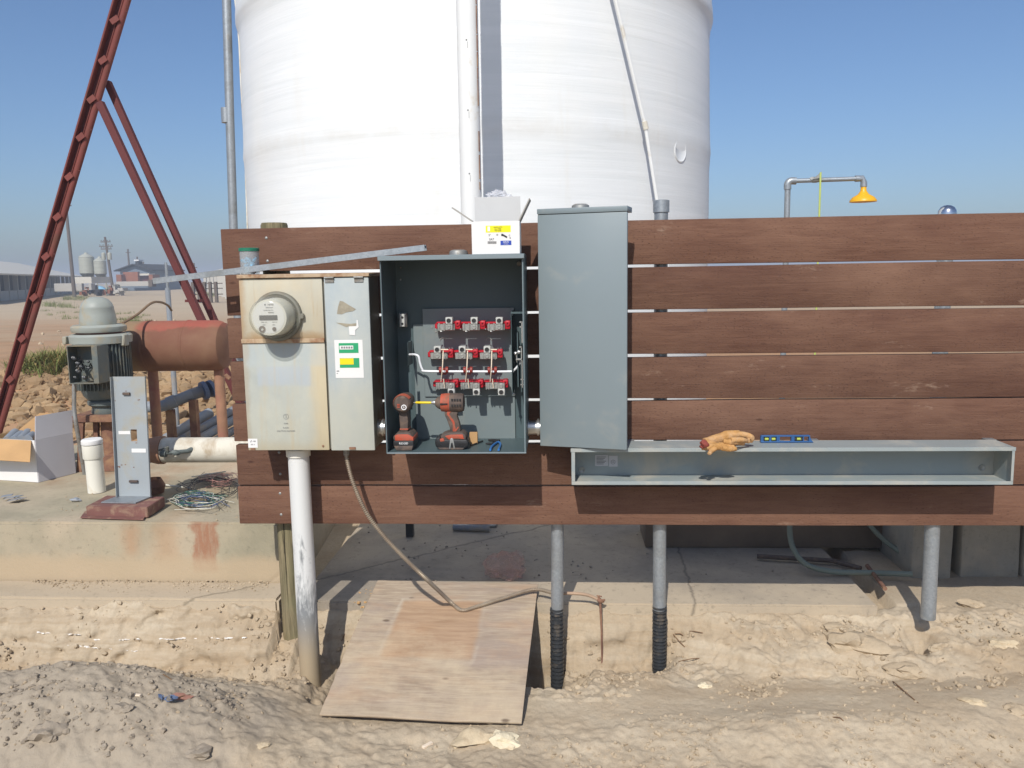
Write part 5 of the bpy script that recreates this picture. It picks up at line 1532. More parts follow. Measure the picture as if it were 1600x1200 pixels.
for px in (243, 346):
    x_ = F(px, 640, Yt).x
    MB().tube([(x_, Yt, zc - r * .9), (x_, Yt, ZP)], .033, 20).build('leg', 'legred', T)
b = MB().tube([F(352, 586, Yt - .1), F(359, 592, Yt - .1)], .014, 10); b.build('drain_plug', 'rust', T)
# slim vertical pipe, sloped blue-grey pipe, pipe stack
p0 = F(275, 640, 2.6); 
T = thing('grey_standpipe', (p0.x, 2.6, .3), 'slim light grey standpipe rising behind the red tank', 'pipe')
MB().tube([(p0.x, 2.6, .3), (p0.x, 2.6, F(268, 450, 2.6).z)], .019, 14).build('pipe', 'bluepvc', T)
MB().tube([(p0.x, 2.6, F(268, 452, 2.6).z), (p0.x, 2.6, F(268, 410, 2.6).z)], .010, 10).build('upper_pipe', 'galv', T)
T = thing('blue_grey_water_pipe', F(270, 635, 2.2), 'blue-grey water pipe running from the panel up to a blue flange', 'pipe')
MB().tube(catmull([F(224, 636, 2.2), F(250, 635, 2.2), F(268, 629, 2.22), F(300, 616, 2.3)], 8), .040, 20).build('pipe', 'bluepvc', T)
MB().tube([F(262, 631, 2.2), F(275, 626, 2.22)], .047, 20).build('coupling', 'bluepvc', T)
MB().tube([F(298, 617, 2.3), F(322, 609, 2.36)], .043, 20).build('elbow', 'greypvc', T)
b = MB().tube([F(316, 611, 2.33), F(322, 609, 2.35)], .066, 20); b.tube([F(327, 608, 2.37), F(332, 606, 2.39)], .062, 20); b.build('flange', 'bluepaint', T)
for px, py in ((266, 640), (302, 625)):
    a = F(px, py, 2.25); MB().bar(a, (a.x, a.y, .33), .05, .05, (0, 1, 0)).build('support', 'rust', T)
lp = ['topmost long grey plastic pipe of the stack beside the pump', 'second grey plastic pipe down the stack', 'third grey plastic pipe of the stack, its middle behind the tank leg', 'fourth grey plastic pipe, low in the stack', 'lowest grey plastic pipe of the stack']
for k, (ax_, ay_, bx_, by_, r_, m_) in enumerate(((240, 698, 328, 645, .040, 'bluepvc'), (262, 700, 366, 640, .032, 'greypvc'), (280, 704, 372, 652, .034, 'bluepvc'), (300, 708, 374, 668, .030, 'greypvc'), (322, 710, 376, 682, .030, 'bluepvc'))):
    A1 = GZ(ax_, ay_ + 4, .62); B1 = F(bx_, by_, 2.75 + .0 * k)
    A1 = F(ax_, ay_, 2.25)
    MB().tube([A1, B1], r_, 16).build('plastic_pipe', m_, loc=A1, label=lp[k], category='pipe', group='grey plastic pipes stacked behind the pump pad')
# white chalky pipe with valve
Yw = .80; dw = Yw + 3.45
xa, xb = F(253, 703, Yw).x, F(371, 703, Yw).x; zc = F(310, 703, Yw).z
T = thing('white_water_pipe', (xa, Yw, ZP), 'chalky white horizontal pipe with a small valve, ending at the fence', 'pipe')
MB().tube([(xa, Yw, zc), (-1.15, Yw, zc)], 20.5 * dw / 1300, 36).build('pipe', 'whitepipe', T)
MB().tube([(xa - .075, Yw, zc), (xa - .02, Yw, zc), (xa + .012, Yw, zc)], .08, 32, True, [.062, .075, .075]).build('flange', 'legred', T)
b = MB(); 
for k in range(6):
    a = k * pi / 3; b.tube([(xa - .085, Yw + .055 * cos(a), zc + .055 * sin(a)), (xa - .045, Yw + .055 * cos(a), zc + .055 * sin(a))], .012, 8)
b.lathe([(0, -.02), (.05, -.02), (.06, .02), (.04, .06)], M.Translation((xa - .06, Yw, ZP + .03)), 20)
b.build('pump_outlet', 'rust', T)
v0 = F(292, 705, Yw - .08); v1 = F(258, 708, Yw - .13)
b = MB().tube([v0 + V((.02, .03, .005)), v0, v1], .012, 12, True, [.016, .011, .010]); b.tube([F(252, 708, Yw - .13), F(260, 709, Yw - .13)], .020, 12); b.tube([F(262, 706, Yw - .13), F(262, 698, Yw - .14)], .007, 8); b.tube([F(248, 703.5, Yw - .14), F(263, 698, Yw - .14)], .004, 8)
b.rock(F(275, 707, Yw - .11), .021, 2, .3); b.build('valve', 'motor', T)
# rusty base with grey panel
q = [pg(125, 812.5), pg(224, 815.5), pg(258, 777), pg(170, 774)]
zb_ = .045
T = thing('steel_base_frame', pg(190, 800), 'brown steel equipment base frame sitting at the front of the pump pad', 'base frame')
fl_ = [pg(126, 811), pg(224, 814), pg(231, 803), pg(133, 801)]
MB().quad([p_ + V((0, 0, .004)) for p_ in fl_], .005).build('front_flange', 'rustbase', T)
z1 = ZP + .055
a, b_, c, d_ = GZ(134, 791, z1), GZ(230, 793, z1), GZ(257, 776, z1), GZ(167, 774, z1)
b = MB().quad([a, b_, c, d_], .0); f0 = b.bm.faces[:] 
bb = bmesh.new(); tv = [bb.verts.new(p_) for p_ in (a, b_, c, d_)]; bv = [bb.verts.new((p_.x, p_.y, ZP + .003)) for p_ in (a, b_, c, d_)]
bb.faces.new(tv); bb.faces.new(bv[::-1])
for k in range(4): bb.faces.new((tv[k], bv[k], bv[(k + 1) % 4], tv[(k + 1) % 4]))
bmesh.ops.recalc_face_normals(bb, faces=bb.faces)
bmesh.ops.bevel(bb, geom=bb.edges[:], offset=.003, segments=2, affect='EDGES')
b.bm.free(); m_ = MB(); m_.bm = bb; m_.build('channel_box', 'rustbase', T)
e = [GZ(158, 786, z1 + .002), GZ(212, 787, z1 + .002), GZ(237, 777, z1 + .002), GZ(184, 776.5, z1 + .002)]
MB().quad(e, .006).build('top_plate', 'galv', T)
b = MB().lathe([(0, .014), (.006, .014), (.006, .006), (.011, .006), (.011, 0)], M.Translation(pg(210, 808) + V((0, 0, .008))), 12); b.rock(pg(148, 808, .008), .008, 1, .3, (1.4, 1, .4)); b.build('anchor_bolt', 'rust', T)
# grey panel
zp = z1 + .009; bl, br = GZ(185, 775.5, zp), GZ(236.5, 776, zp)
Yp_ = bl.y; tl = F(170.5, 588.5, Yp_ + .07); tr = F(220, 587.5, Yp_ + .07)
hp = (tl - bl).length
ex = (br - bl).normalized(); ez = V((0, .05, 1)).normalized(); ey = ez.cross(ex).normalized(); ez = ex.cross(ey)
PM = M(((ex.x, ey.x, ez.x, bl.x), (ex.y, ey.y, ez.y, bl.y), (ex.z, ey.z, ez.z, bl.z), (0, 0, 0, 1)))
wp = (br - bl).length
T = thing('sheet_metal_cover', bl, 'tall narrow grey sheet metal panel standing on the brown base frame', 'metal cover')
def lb(b, *a): return b.box(*a, PM) 
hw = wp
def uv(px, py):            # photo place -> panel plane coords
    d = ray(px, py); t = (bl - CAM).dot(ey) / d.dot(ey); p_ = CAM + d * t - bl
    return p_.dot(ex), p_.dot(ez)
wx0, wz1 = uv(204, 671); wx1, wz0 = uv(214.5, 689.5)
b = MB()
for lo, hi in (((0, 0, 0), (wx0, .002, hp)), ((wx1, 0, 0), (hw, .002, hp)), ((wx0, 0, 0), (wx1, .002, wz0)), ((wx0, 0, wz1), (wx1, .002, hp))):
    b.box(lo, hi, 0, 1, PM)
b.box((-.0, -.022, 0), (.0022, -.0002, hp), 0, 1, PM); b.box((hw - .0022, -.010, 0), (hw, -.0002, hp), 0, 1, PM)
b.build('panel_sheet', 'panel', T)
def pr_(x0, y0, x1, y1): 
    a = uv(x0, y1); c = uv(x1, y0); return a, c
for (x0, y0, x1, y1) in ((193, 613, 204, 617), (203, 750, 216.5, 753.5)):
    a, c = pr_(x0, y0, x1, y1); MB().box((a[0], -.012, a[1]), (c[0], -.001, c[1]), .002, 1, PM).build('latch_tab', 'darkgrey', T)
for (x0, y0, x1, y1) in ((185.5, 673.5, 203.5, 678.5), (206, 701, 228, 707)):
    a, c = pr_(x0, y0, x1, y1); MB().box((a[0], -.0015, a[1]), (c[0], -.0003, c[1]), 0, 1, PM).build('paper_label', 'white', T)
b = MB()
for (px, py, s_) in ((190, 726.5, .004), (196, 726, .003), (186, 729, .006), (187, 730, .004), (209, 730, .003), (213, 692, .004), (216, 625, .003), (218, 624.6, .003), (197, 611, .003), (180, 626, .002)):
    a = uv(px, py); b.box((a[0] - s_, -.0012, a[1] - .002), (a[0] + s_, -.0002, a[1] + .002), 0, 1, PM)
b.build('rust_speck', 'rust', T)
# capped white pipe
p = pg(151, 772); sP = (p.y + 3.45 + .03) / 1300; yc = p.y + .05
T = thing('capped_white_pipe', (p.x, yc, ZP), 'short upright white plastic pipe with a screw cap beside the grey panel', 'pipe')
def hz(py): return F(147, py, yc).z
tx = F(144, 700, yc).x - p.x
axm = M(((1, 0, tx / (hz(700) - ZP), p.x), (0, 1, 0, yc), (0, 0, 1, 0), (0, 0, 0, 1)))
axm = M.Translation((F(148.5, 730, yc).x, yc, ZP)) @ M.Rotation(R(-1.2), 4, 'Y')
h1 = hz(716) - ZP; h2 = hz(694) - ZP; h3 = hz(685.5) - ZP
MB().lathe([(0, 0), (.046, 0), (.046, h1)], axm, 32).build('pipe', 'whitepvc', T)
MB().lathe([(.046, h1), (.050, h1), (.053, h1 + .006), (.053, h2 - .004), (.040, h2), (.034, h2)], axm, 32).build('coupling', 'whitepvc', T)
MB().lathe([(.04, h2), (.053, h2 + .001), (.055, h2 + .006), (.054, h3 - .006), (.048, h3), (0, h3)], axm, 32).build('cap', 'white', T)
# open cardboard box
a, b_, c = pg(60.5, 753.5), pg(118, 739), pg(-25, 748)
zt_ = F(60, 688, a.y).z
T = thing('cardboard_box', pg(60, 750), 'open cardboard box with white printed sides standing on the pump pad', 'box')
def wall(p, q, z0, z1, name, mat, off=V((0, 0, 0)), th=.004):
    return MB().quad([(p.x, p.y, z0), (q.x, q.y, z0), (q.x + off.x, q.y + off.y, z1), (p.x + off.x, p.y + off.y, z1)], th).build(name, mat, T)
d_ = b_ + (c - a)
wall(a, b_, ZP, zt_, 'printed_side', 'greyboard'); wall(c, a, ZP, zt_, 'white_side', 'white'); wall(b_, d_, ZP, zt_, 'rear_side', 'kraft'); wall(d_, c, ZP, zt_, 'left_side', 'kraft')
wall(a, b_, zt_, F(58, 652, a.y).z, 'raised_flap', 'greyboard', V((-.006, .03, 0)))
f1 = F(52, 684.5, a.y); 
MB().quad([(c.x, c.y - .004, zt_), (a.x - .02, a.y - .004, zt_), (F(47, 725, a.y - .10).x, a.y - .10, F(47, 722, a.y - .1).z), (c.x, c.y - .12, F(0, 716, c.y - .12).z)], .003).build('folded_flap', 'kraft', T)
MB().quad([(d_.x, d_.y, zt_), (b_.x - .25, d_.y + (b_.y - d_.y) * .6, zt_), (b_.x - .3, d_.y + .25, zt_ + .06), (d_.x, d_.y + .22, zt_ + .07)], .003).build('rear_flap', 'kraft', T)
b = MB()
for k in range(4): b.tube([F(10 + 11 * k, 690 - k, a.y + .15), F(24 + 10 * k, 676 + 3 * (k % 2), a.y + .3)], .028, 12)
b.build('plastic_fittings', 'bluepvc', loc=F(30, 690, a.y + .2), label='blue-grey plastic fittings packed inside the open cardboard box', category='fittings')
b = MB(); a_, c_ = F(84, 707, a.y + .02), F(84, 707, a.y + .02)
# wires
cols = ['blackwire', 'redwire', 'greenwire', 'bluewire', 'whitewire', 'blackwire', 'greenwire', 'bluewire']
T = thing('wire_tangle', pg(310, 780), 'tangle of green, blue, white and pink wires on the pad beside the fence', 'wires')
for ci, m_ in enumerate(['bluewire', 'greenwire', 'whitewire', 'redwire', 'blackwire']):
    b = MB()
    for k in range(8):
        if m_ in ('redwire',): c = (340, 750, 26, 8)
        elif m_ == 'blackwire': c = (330, 762, 42, 14)
        else: c = (306, 780, 34, 9)
        cx_, cy_ = c[0] + rnd.uniform(-5, 8), c[1] + rnd.uniform(-4, 4)
        rx, ry = c[2] * rnd.uniform(.5, 1.15), c[3] * rnd.uniform(.6, 1.3)
        a0 = rnd.uniform(0, 6.28); sp = rnd.uniform(3.5, 7.5)
        pts = []
        n_ = 9
        for j in range(n_):
            t_ = a0 + sp * j / (n_ - 1); kk = 1 + .22 * rnd.uniform(-1, 1) + (.8 if j == n_ - 1 and rnd.random() < .6 else 0)
            pts.append(GZ(min(cx_ + rx * kk * cos(t_), 371), min(cy_ + ry * kk * sin(t_), 803), ZP + .006 + rnd.uniform(0, .035 if m_ != 'redwire' else .06)))
        b.tube(catmull(pts, 6), .0016, 5)
    b.build('wire_strands', m_, T)
b = MB().tube([pg(254, 757, .01), pg(300, 763, .01)], .0045, 6); b.tube([pg(300, 745, .05), pg(318, 742, .02), pg(352, 737, .1)], .004, 6); b.build('loose_end', 'whitewire', T)
for px, py, r_, l_ in ((118, 781, .02, 'small dark blue scrap lying on the pad'), (244, 771, .028, 'dirt clump against the foot of the grey panel')):
    MB().rock(pg(px, py, .008), r_, 2, .4, (1.5, .7, .6), px).build('scrap', 'bluepvc' if px < 200 else 'clod', loc=pg(px, py), label=l_, category='scrap')
b = MB()
for k in range(5):
    q0 = pg(2 + k * 6, 776 + (k % 3) * 3, .012); b.bar(q0, q0 + V((.05, .02 - .01 * k, .006)), .04, .003)
b.build('plastic_scrap', 'bluepvc', loc=pg(15, 778), label='torn grey-blue plastic scraps on the pad at the left edge', category='scrap')

# ------------------------------------------------------------ red ladder frame
Yl = 2.9
def LP(x, y, dY=0): return F(x, y, Yl + dY)
def lerp2(a, b, t): return (a[0] + (b[0] - a[0]) * t, a[1] + (b[1] - a[1]) * t)
T = thing('red_steel_ladder', (LP(10, 650).x, Yl, .3), 'tall slanting red steel ladder with a two-legged brace', 'ladder')
up = [(191, -30), (10, 600)]; dn = [(211, -30), (29, 600)]
ext = 1.12
def seg(p, q, k): return lerp2(p, q, k)
L0, L1 = up[0], lerp2(up[0], up[1], ext); R0, R1 = (213.5, -30), lerp2((213.5, -30), (26, 600), ext)
dirr = (LP(*L1) - LP(*L0)).normalized(); nrm_ = V((0, -1, 0))
def beam(p, q, w_, d_, name, mat, dY=0):
    return MB().bar(LP(*p, dY), LP(*q, dY), d_, w_, dirr.cross(V((0, 1, 0))).normalized(), .003).build(name, mat, T)
beam((L0[0] - 2, L0[1]), (L1[0] - 2, L1[1]), .014, .06, 'stringer', 'redpaint', .02)
MB().tube([LP(R0[0] - 5, R0[1], .03), LP(R1[0] - 5, R1[1], .03)], .024, 16).build('stringer', 'redpaint', T)
beam(((R0[0] - 11), R0[1]), (R1[0] - 11, R1[1]), .008, .03, 'stringer_rib', 'redpaint', .04)
b = MB().bar(LP(L0[0] + 7, L0[1], .048), LP(L1[0] + 7, L1[1], .048), .006, .07, dirr.cross(V((0, 1, 0))).normalized()); b.build('web_plate', 'reddark', T)
for k, py in enumerate((-30, 30, 93, 154, 213, 275, 338, 400, 464, 528, 592)):
    t_ = (py + 30) / 630
    a = lerp2(up[0], up[1], t_); c = lerp2((207, -30), (22, 600), t_)
    MB().bar(LP(a[0] - .5, a[1] + 5, -.008), LP(c[0] - 5, c[1] - 3, -.008), .008, .044, (0, 0, 1), .001).build('rung', 'redpaint', T)
b = MB()
for py in (22, 83, 206, 270, 400, 465): 
    t_ = (py + 30) / 630; c = lerp2((214, -30), (27, 600), t_); b.rock(LP(c[0] - 1, c[1] - 3, .02), .009, 1, .1)
b.build('bolts', 'reddark', T)
for (p, q, dY) in (((168, 128), (348, 530), .15), ((156, 160), (329, 530), -.12)):
    q2 = lerp2(p, q, 1.35); MB().bar(LP(*p, dY), LP(*q2, dY), .05, .048 if dY > 0 else .052, dirr.cross(V((0, 1, 0))).normalized(), .003).build('brace_leg', 'reddark', T)
MB().bar(LP(292, 470, -.0), LP(316, 470, .0), .07, .02, (0, 0, 1)).build('brace_rung', 'reddark', T)

# ------------------------------------------------------------ loose soil
def clods(name, mat, n, area, rr, sub, label, seed, onz=None, sink=.62, group=None):
    r2 = random.Random(seed); m_ = MB(); base = []
    for k in range(8):
        bb = bmesh.new(); bmesh.ops.create_icosphere(bb, subdivisions=sub, radius=1)
        for v in bb.verts:
            p_ = v.co.copy(); k_ = 1 + .55 * noise.noise(p_ * 1.2 + V((k * 3.1, seed, 0))) + .3 * noise.noise(p_ * 3 + V((k, 0, seed)))
            v.co = p_ * k_
        bb.verts.index_update()
        base.append((np.array([v.co[:] for v in bb.verts]), np.array([[v.index for v in f.verts] for f in bb.faces]))); bb.free()
    vs, fs, off = [], [], 0
    for i in range(n):
        x, y = area(r2)
        s_ = rr[0] + (rr[1] - rr[0]) * r2.random() ** 3.2
        a = r2.uniform(0, 6.28); vv, ff = base[r2.randrange(8)]
        ca, sa = cos(a), sin(a); sq = r2.uniform(.5, .95)
        v2 = vv * np.array([1, r2.uniform(.65, 1), sq]) * s_
        v2 = np.stack([v2[:, 0] * ca - v2[:, 1] * sa + x, v2[:, 0] * sa + v2[:, 1] * ca + y, v2[:, 2] + (onz if onz is not None else hg(x, y)) + s_ * (sq - sink)], -1)
        vs.append(v2); fs.append(ff + off); off += len(vv)
    vs = np.concatenate(vs); fs = np.concatenate(fs)
    me = bpy.data.meshes.new(name); me.from_pydata(vs.tolist(), [], fs.tolist())
    me.materials.append(MAT[mat]); me.polygons.foreach_set('use_smooth', [True] * len(me.polygons)); me.set_sharp_from_angle(angle=R(30))
    o = bpy.data.objects.new(name, me); sc.collection.objects.link(o); m_.bm.free()
    return tag(o, label, kind='stuff')
U = lambda r, a, b: r.uniform(a, b)
def clus(fn, thr, sd):
    def g_(r):
        while True:
            p_ = fn(r)
            if noise.noise(V((p_[0] * 3.5, p_[1] * 3.5, sd))) > thr: return p_
    return g_
clods('pebbles', 'clod', 2600, clus(lambda r: (U(r, -2.7, 2.3), U(r, -.95, .19)), .0, 1), (.0014, .009), 1, 'scattered small soil pebbles on the ground', 11)
clods('crumbs', 'clod', 2600, clus(lambda r: (U(r, -2.6, 2.3), U(r, -.30, .17)), .0, 5), (.0015, .016), 1, 'crumbled soil along the cut bank', 12)
clods('spoil_crumbs', 'greyclod', 1100, clus(lambda r: (U(r, -2.6, -1.2), U(r, -.98, -.42)), -.05, 8), (.0012, .0125), 2, 'grey clods on the spoil mound', 13)
clods('front_crumbs', 'clod', 1500, clus(lambda r: (U(r, -.2, 2.3), U(r, -.95, -.48)), -.05, 9), (.0018, .011), 1, 'small clods on the trodden ground', 14)
clods('slab_gravel', 'greyclod', 550, clus(lambda r: (U(r, -1.2, 1.3), U(r, .4, 2.1)), 0, 3), (.0012, .009), 1, 'grit scattered on the shaded slab', 15, onz=.2205)
clods('pad_gravel', 'clod', 200, clus(lambda r: (U(r, -2.7, -1.4), U(r, .33, 1.3)), 0, 3), (.0015, .008), 1, 'grit scattered on the pump pad', 16, onz=.5715)
clods('footing_gravel', 'clod', 700, clus(lambda r: (U(r, -2.8, -1.33), .30 - abs(r.gauss(0, .06))), -.05, 4), (.0012, .007), 1, 'soil crumbs drifted on the footing step', 17, onz=.2815)
clods('rubble', 'rubble', 9000, lambda r: (U(r, -7.5, -.6), r.gauss(5.5, .75)), (.02, .10), 1, 'heap of dry clods behind the pump yard', 18)
clods('field_gravel', 'clod', 900, lambda r: (U(r, -16, 0), U(r, 7, 30)), (.01, .09), 1, 'stones scattered over the dirt yard', 19)
# singular stones
SR = [(790, 1163, .045, (1.3, .9, .6), 'chalk', 'white chalky lump in front of the plywood corner, rightmost of the pair'),
      (744, 1160, .055, (1.5, .8, .55), 'rock', 'rounded dull stone in front of the plywood corner'),
      (1335, 1008, .075, (1.3, .9, .5), 'clod', 'large clod on the bank left of the right conduit'),
      (1306, 985, .038, (1.4, .8, .5), 'clod', 'flat clod high on the bank above the large clod'),
      (1420, 1052, .050, (1.5, .8, .5), 'clod', 'brown clod on the ground below the right conduit'),
      (1467, 1014, .030, (1.3, .8, .6), 'clod', 'small round clod right below the pit'),
      (1568, 1010, .042, (1.4, .8, .5), 'rock', 'pale stone near the right edge of the bank'),
      (1520, 948, .040, (1.3, .8, .5), 'clod', 'clod on the dirt in front of the concrete blocks'),
      (1102, 1075, .020, (1.2, .8, .6), 'chalk', 'small white stone alone on the smooth ground'),
      (1524, 1100, .030, (1.5, .8, .4), 'rock', 'pale flat stone in the right foreground'),
      (1592, 1115, .045, (1.2, .8, .5), 'clod', 'reddish clod at the right edge of the foreground'),
      (408, 1170, .022, (1.3, .8, .6), 'rock', 'pale stone on the right foot of the grey mound'),
      (192, 1112, .024, (1.3, .9, .8), 'greyclod', 'grey clod halfway down the spoil mound'),
      (74, 1150, .045, (1.2, .9, .8), 'greyclod', 'largest grey clod on the spoil mound'),
      (306, 1180, .030, (1.4, .9, .7), 'greyclod', 'grey clod at the bottom of the frame under the mound')]
def ghit(px, py, y0=-1.4, y1=3):
    d = ray(px, py); t = .5
    while t < 8:
        p_ = CAM + d * t
        if p_.z < hg(p_.x, p_.y): return p_
        t += .01
    return p_
for k, (px, py, r_, sq_, m_, l_) in enumerate(SR):
    q = ghit(px, py); MB().rock(q + V((0, .01, r_ * .12)), r_, 3, .45, sq_, k * 1.7, M.Rotation(rnd.uniform(-.5, .5), 4, 'Z')).build('stone', m_, loc=q, label=l_, category='stone', smooth=28)
for k, (px, py, s_, l_) in enumerate(((737, 1122, .018, 'white chip leaning on the plywood edge, left of three'), (750, 1127, .014, 'middle white chip below the plywood edge'), (765, 1128, .017, 'white chip at right below the plywood edge'))):
    q = ghit(px, py); MB().rock(q + V((0, -.01, .006)), s_, 2, .5, (1.1, .8, .6), k).build('chalk_chip', 'chalk', loc=q, label=l_, category='chip', smooth=25)
q = ghit(668, 1166); MB().box((-.022, -.007, 0), (.022, .007, .009), .001, 1, M.Translation(q) @ M.Rotation(R(48), 4, 'Z')).build('wood_chip', 'cream', loc=q, label='pale splinter of wood on the foreground dirt', category='wood chip')
q = ghit(213, 1087); MB().box((-.018, -.006, 0), (.018, .006, .006), .001, 1, M.Translation(q) @ M.Rotation(R(-8), 4, 'Z')).build('wood_chip', 'cream', loc=q, label='tiny pale chip left of the blue wrapper', category='wood chip')
# crushed wrapper
q = ghit(262, 1095)
T = thing('crushed_can', q, 'crushed blue and silver drink can in the dirt below the bank', 'can')
b = MB().rock(q + V((.01, 0, .008)), .015, 3, .6, (1.4, .7, .6), 4); b.build('can_body', 'bluepaint', T, smooth=25)
b = MB().rock(q + V((-.022, -.004, .012)), .015, 2, .5, (.7, .8, 1), 2); b.rock(q + V((.012, -.014, .018)), .009, 2, .5, (1, .4, 1.2), 3); b.build('can_end', 'chrome', T)
q2 = ghit(283, 1092); MB().rock(q2 + V((0, 0, .008)), .026, 2, .6, (1.3, .7, .4), 7).build('torn_wrapper', 'net', loc=q2, label='pinkish torn wrapper lying against the crushed can', category='wrapper')
# chalk streaks on the bank
def streak(pxa, pya, pxb, pyb, w_, l_, sd):
    b = MB(); n_ = int(abs(pxb - pxa) / 2.2)
    for k in range(n_):
        t_ = k / n_
        px = pxa + (pxb - pxa) * t_; py = pya + (pyb - pya) * t_ + 2.2 * noise.noise(V((t_ * 9, sd, 0)))
        if noise.noise(V((t_ * 14, sd, 5))) < -.22: continue
        q_ = ghit(px, py)
        b.rock(q_ + V((0, -.002, .002)), w_ * rnd.uniform(.25, 1.35) * (.7 + .6 * noise.noise(V((t_ * 23, sd, 2)))), 1, .6, (1.5, .7, .6), k)
    b.build('lime_streak', 'white_streak', loc=ghit((pxa + pxb) / 2, (pya + pyb) / 2), label=l_, category='lime streak', group='white lime streaks on the bank')
streak(45, 988, 130, 992, .0065, 'left end of the upper white lime streak on the bank', 1)
streak(150, 1000, 385, 997, .0075, 'long upper white lime streak across the bank', 2)
streak(100, 1008, 215, 1018, .0085, 'thick lower white lime streak on the bank', 3)
# twigs
TW = [(255, 1055, 292, 1078), (255, 1100, 300, 1086), (1050, 990, 1070, 1012), (1052, 992, 1068, 995), (1070, 989, 1098, 990), (965, 996, 975, 1004), (590, 912, 600, 925), (560, 970, 566, 976), (139, 912, 145, 926), (1400, 1072, 1435, 1100), (1395, 1066, 1410, 1078), (1060, 1035, 1100, 1030), (1300, 1122, 1318, 1128), (452, 975, 446, 962), (412, 918, 428, 910), (225, 917, 232, 915), (540, 990, 534, 1003)]
TWL = ['long dry twig over the can', 'dry twig under the can', 'dark twig running down right of the wrapped conduit', 'short twig on the bank by the wrapped conduit', 'flat dark twig on the bank right of the wrapped conduit', 'curled twig beside the stake', 'dry stalk at the top left corner of the plywood', 'tiny stick in the ditch left of the plywood', 'upright straw on the footing at left', 'long grass stem on the right foreground', 'shorter grass stem next to the long one', 'thin twig at the foot of the right bank', 'hooked twig on the right foreground', 'straw by the old fence post', 'slanting straw on the footing by the fence post', 'tiny twig on the footing', 'bent straw in the shaded ditch']
for k, (a_, b0, c_, d0) in enumerate(TW):
    p_, q_ = ghit(a_, b0), ghit(c_, d0); m0 = (p_ + q_) / 2 + V((rnd.uniform(-.01, .01), -.004, .012))
    MB().tube(catmull([p_ + V((0, 0, .004)), m0, q_ + V((0, 0, .003))], 4), .002, 5, True).build('twig', 'stick', loc=p_, label=TWL[k], category='twig', group='dry twigs on the dirt')
# chips by the plywood corner
clods('wood_shavings', 'kraft', 160, lambda r: (r.gauss(-.93, .035), r.gauss(.30, .05)), (.003, .009), 1, 'wood chips piled at the plywood corner', 21, onz=.215)
# ------------------------------------------------------------ weeds
def weeds(name, mat, pts, label, hgt, n, seed):
    r2 = random.Random(seed); vs, fs = [], []
    for (x, y, s_) in pts:
        for k in range(n):
            a = r2.uniform(0, 6.28); ln = hgt * s_ * r2.uniform(.4, 1.1); sp = r2.uniform(.15, .9); w_ = r2.uniform(.003, .008) * (hgt / .25) ** .5
            bx, by = x + r2.gauss(0, .10 * s_), y + r2.gauss(0, .10 * s_); z = hg(bx, by) - .01
            p0 = np.array([bx, by, z]); d1 = np.array([cos(a) * sp, sin(a) * sp, 1.]); d1 /= np.linalg.norm(d1)
            p1 = p0 + d1 * ln * .55; p2 = p1 + (d1 + np.array([cos(a), sin(a), -.5]) * r2.uniform(.1, .8)) * ln * .4
            s2 = np.array([-sin(a), cos(a), 0]) * w_; i0 = len(vs)
            vs += [p0 - s2, p0 + s2, p1 + s2 * .8, p1 - s2 * .8, p2]
            fs += [[i0, i0 + 1, i0 + 2, i0 + 3], [i0 + 3, i0 + 2, i0 + 4]]
            if r2.random() < .6:
                for j in range(3):
                    q_ = p0 + (p1 - p0) * r2.uniform(.2, 1); e_ = np.array([r2.uniform(-1, 1), r2.uniform(-1, 1), r2.uniform(0, 1)]) * ln * .16; i0 = len(vs)
                    vs += [q_, q_ + e_ + s2 * 1.5, q_ + e_ * 1.7]; fs += [[i0, i0 + 1, i0 + 2]]
    me = bpy.data.meshes.new(name); me.from_pydata([tuple(v) for v in vs], [], fs); me.materials.append(MAT[mat])
    o = bpy.data.objects.new(name, me); sc.collection.objects.link(o); return tag(o, label, kind='stuff')
r3 = random.Random(3)
def yard(px, py, spread, n, z=.33):
    out = []
    for k in range(n):
        q_ = GZ(px + r3.gauss(0, spread[0]), py + r3.gauss(0, spread[1]), z); out.append((q_.x, q_.y, 1)); 
    return out
bush = []
for k in range(30):
    q_ = F(r3.uniform(42, 108), 585, 6.1 + r3.uniform(-.3, .5)); bush.append((q_.x, q_.y, r3.uniform(.7, 1.3)))
weeds('weeds', 'weed', bush, 'green weed clump growing behind the soil heap', .30, 110, 1)
weeds('dry_weeds', 'weeddry', bush[::2], 'dry straw weeds mixed in the green clump', .30, 70, 2)
pts = []
for (px, py, sx, sy, n_) in ((195, 452, 18, 2.5, 50), (118, 457, 10, 1, 16), (165, 458, 14, 1.5, 24), (119, 467, 10, 1.3, 14), (75, 478, 5, 1, 5), (95, 480, 6, 1, 5), (328, 461, 10, 1, 10), (205, 448, 10, 1, 20)):
    pts += [(a, b_, c * 2.2) for a, b_, c in yard(px, py, (sx, sy), n_)]
weeds('field_weeds', 'weed', pts, 'low green weed patches across the dirt yard', .22, 40, 4)
pts = [(a, b_, 1.0) for a, b_, c in yard(205, 497, (16, 3), 20)] + [(a, b_, 1.0) for a, b_, c in yard(110, 490, (30, 5), 12)]
weeds('yard_weeds', 'weed', pts, 'sparse low weeds between motor and field', .18, 40, 5)

# ------------------------------------------------------------ far buildings and poles
zg = .32
def fx_(px, Y): return F(px, 440, Y).x
def fz(px, py, Y): return F(px, py, Y).z
def fbox(b, pa, pya, pb, pyb, Y, dep): 
    return b.box((fx_(pa, Y), Y, fz(pa, pyb, Y)), (fx_(pb, Y), Y + dep, fz(pa, pya, Y)))
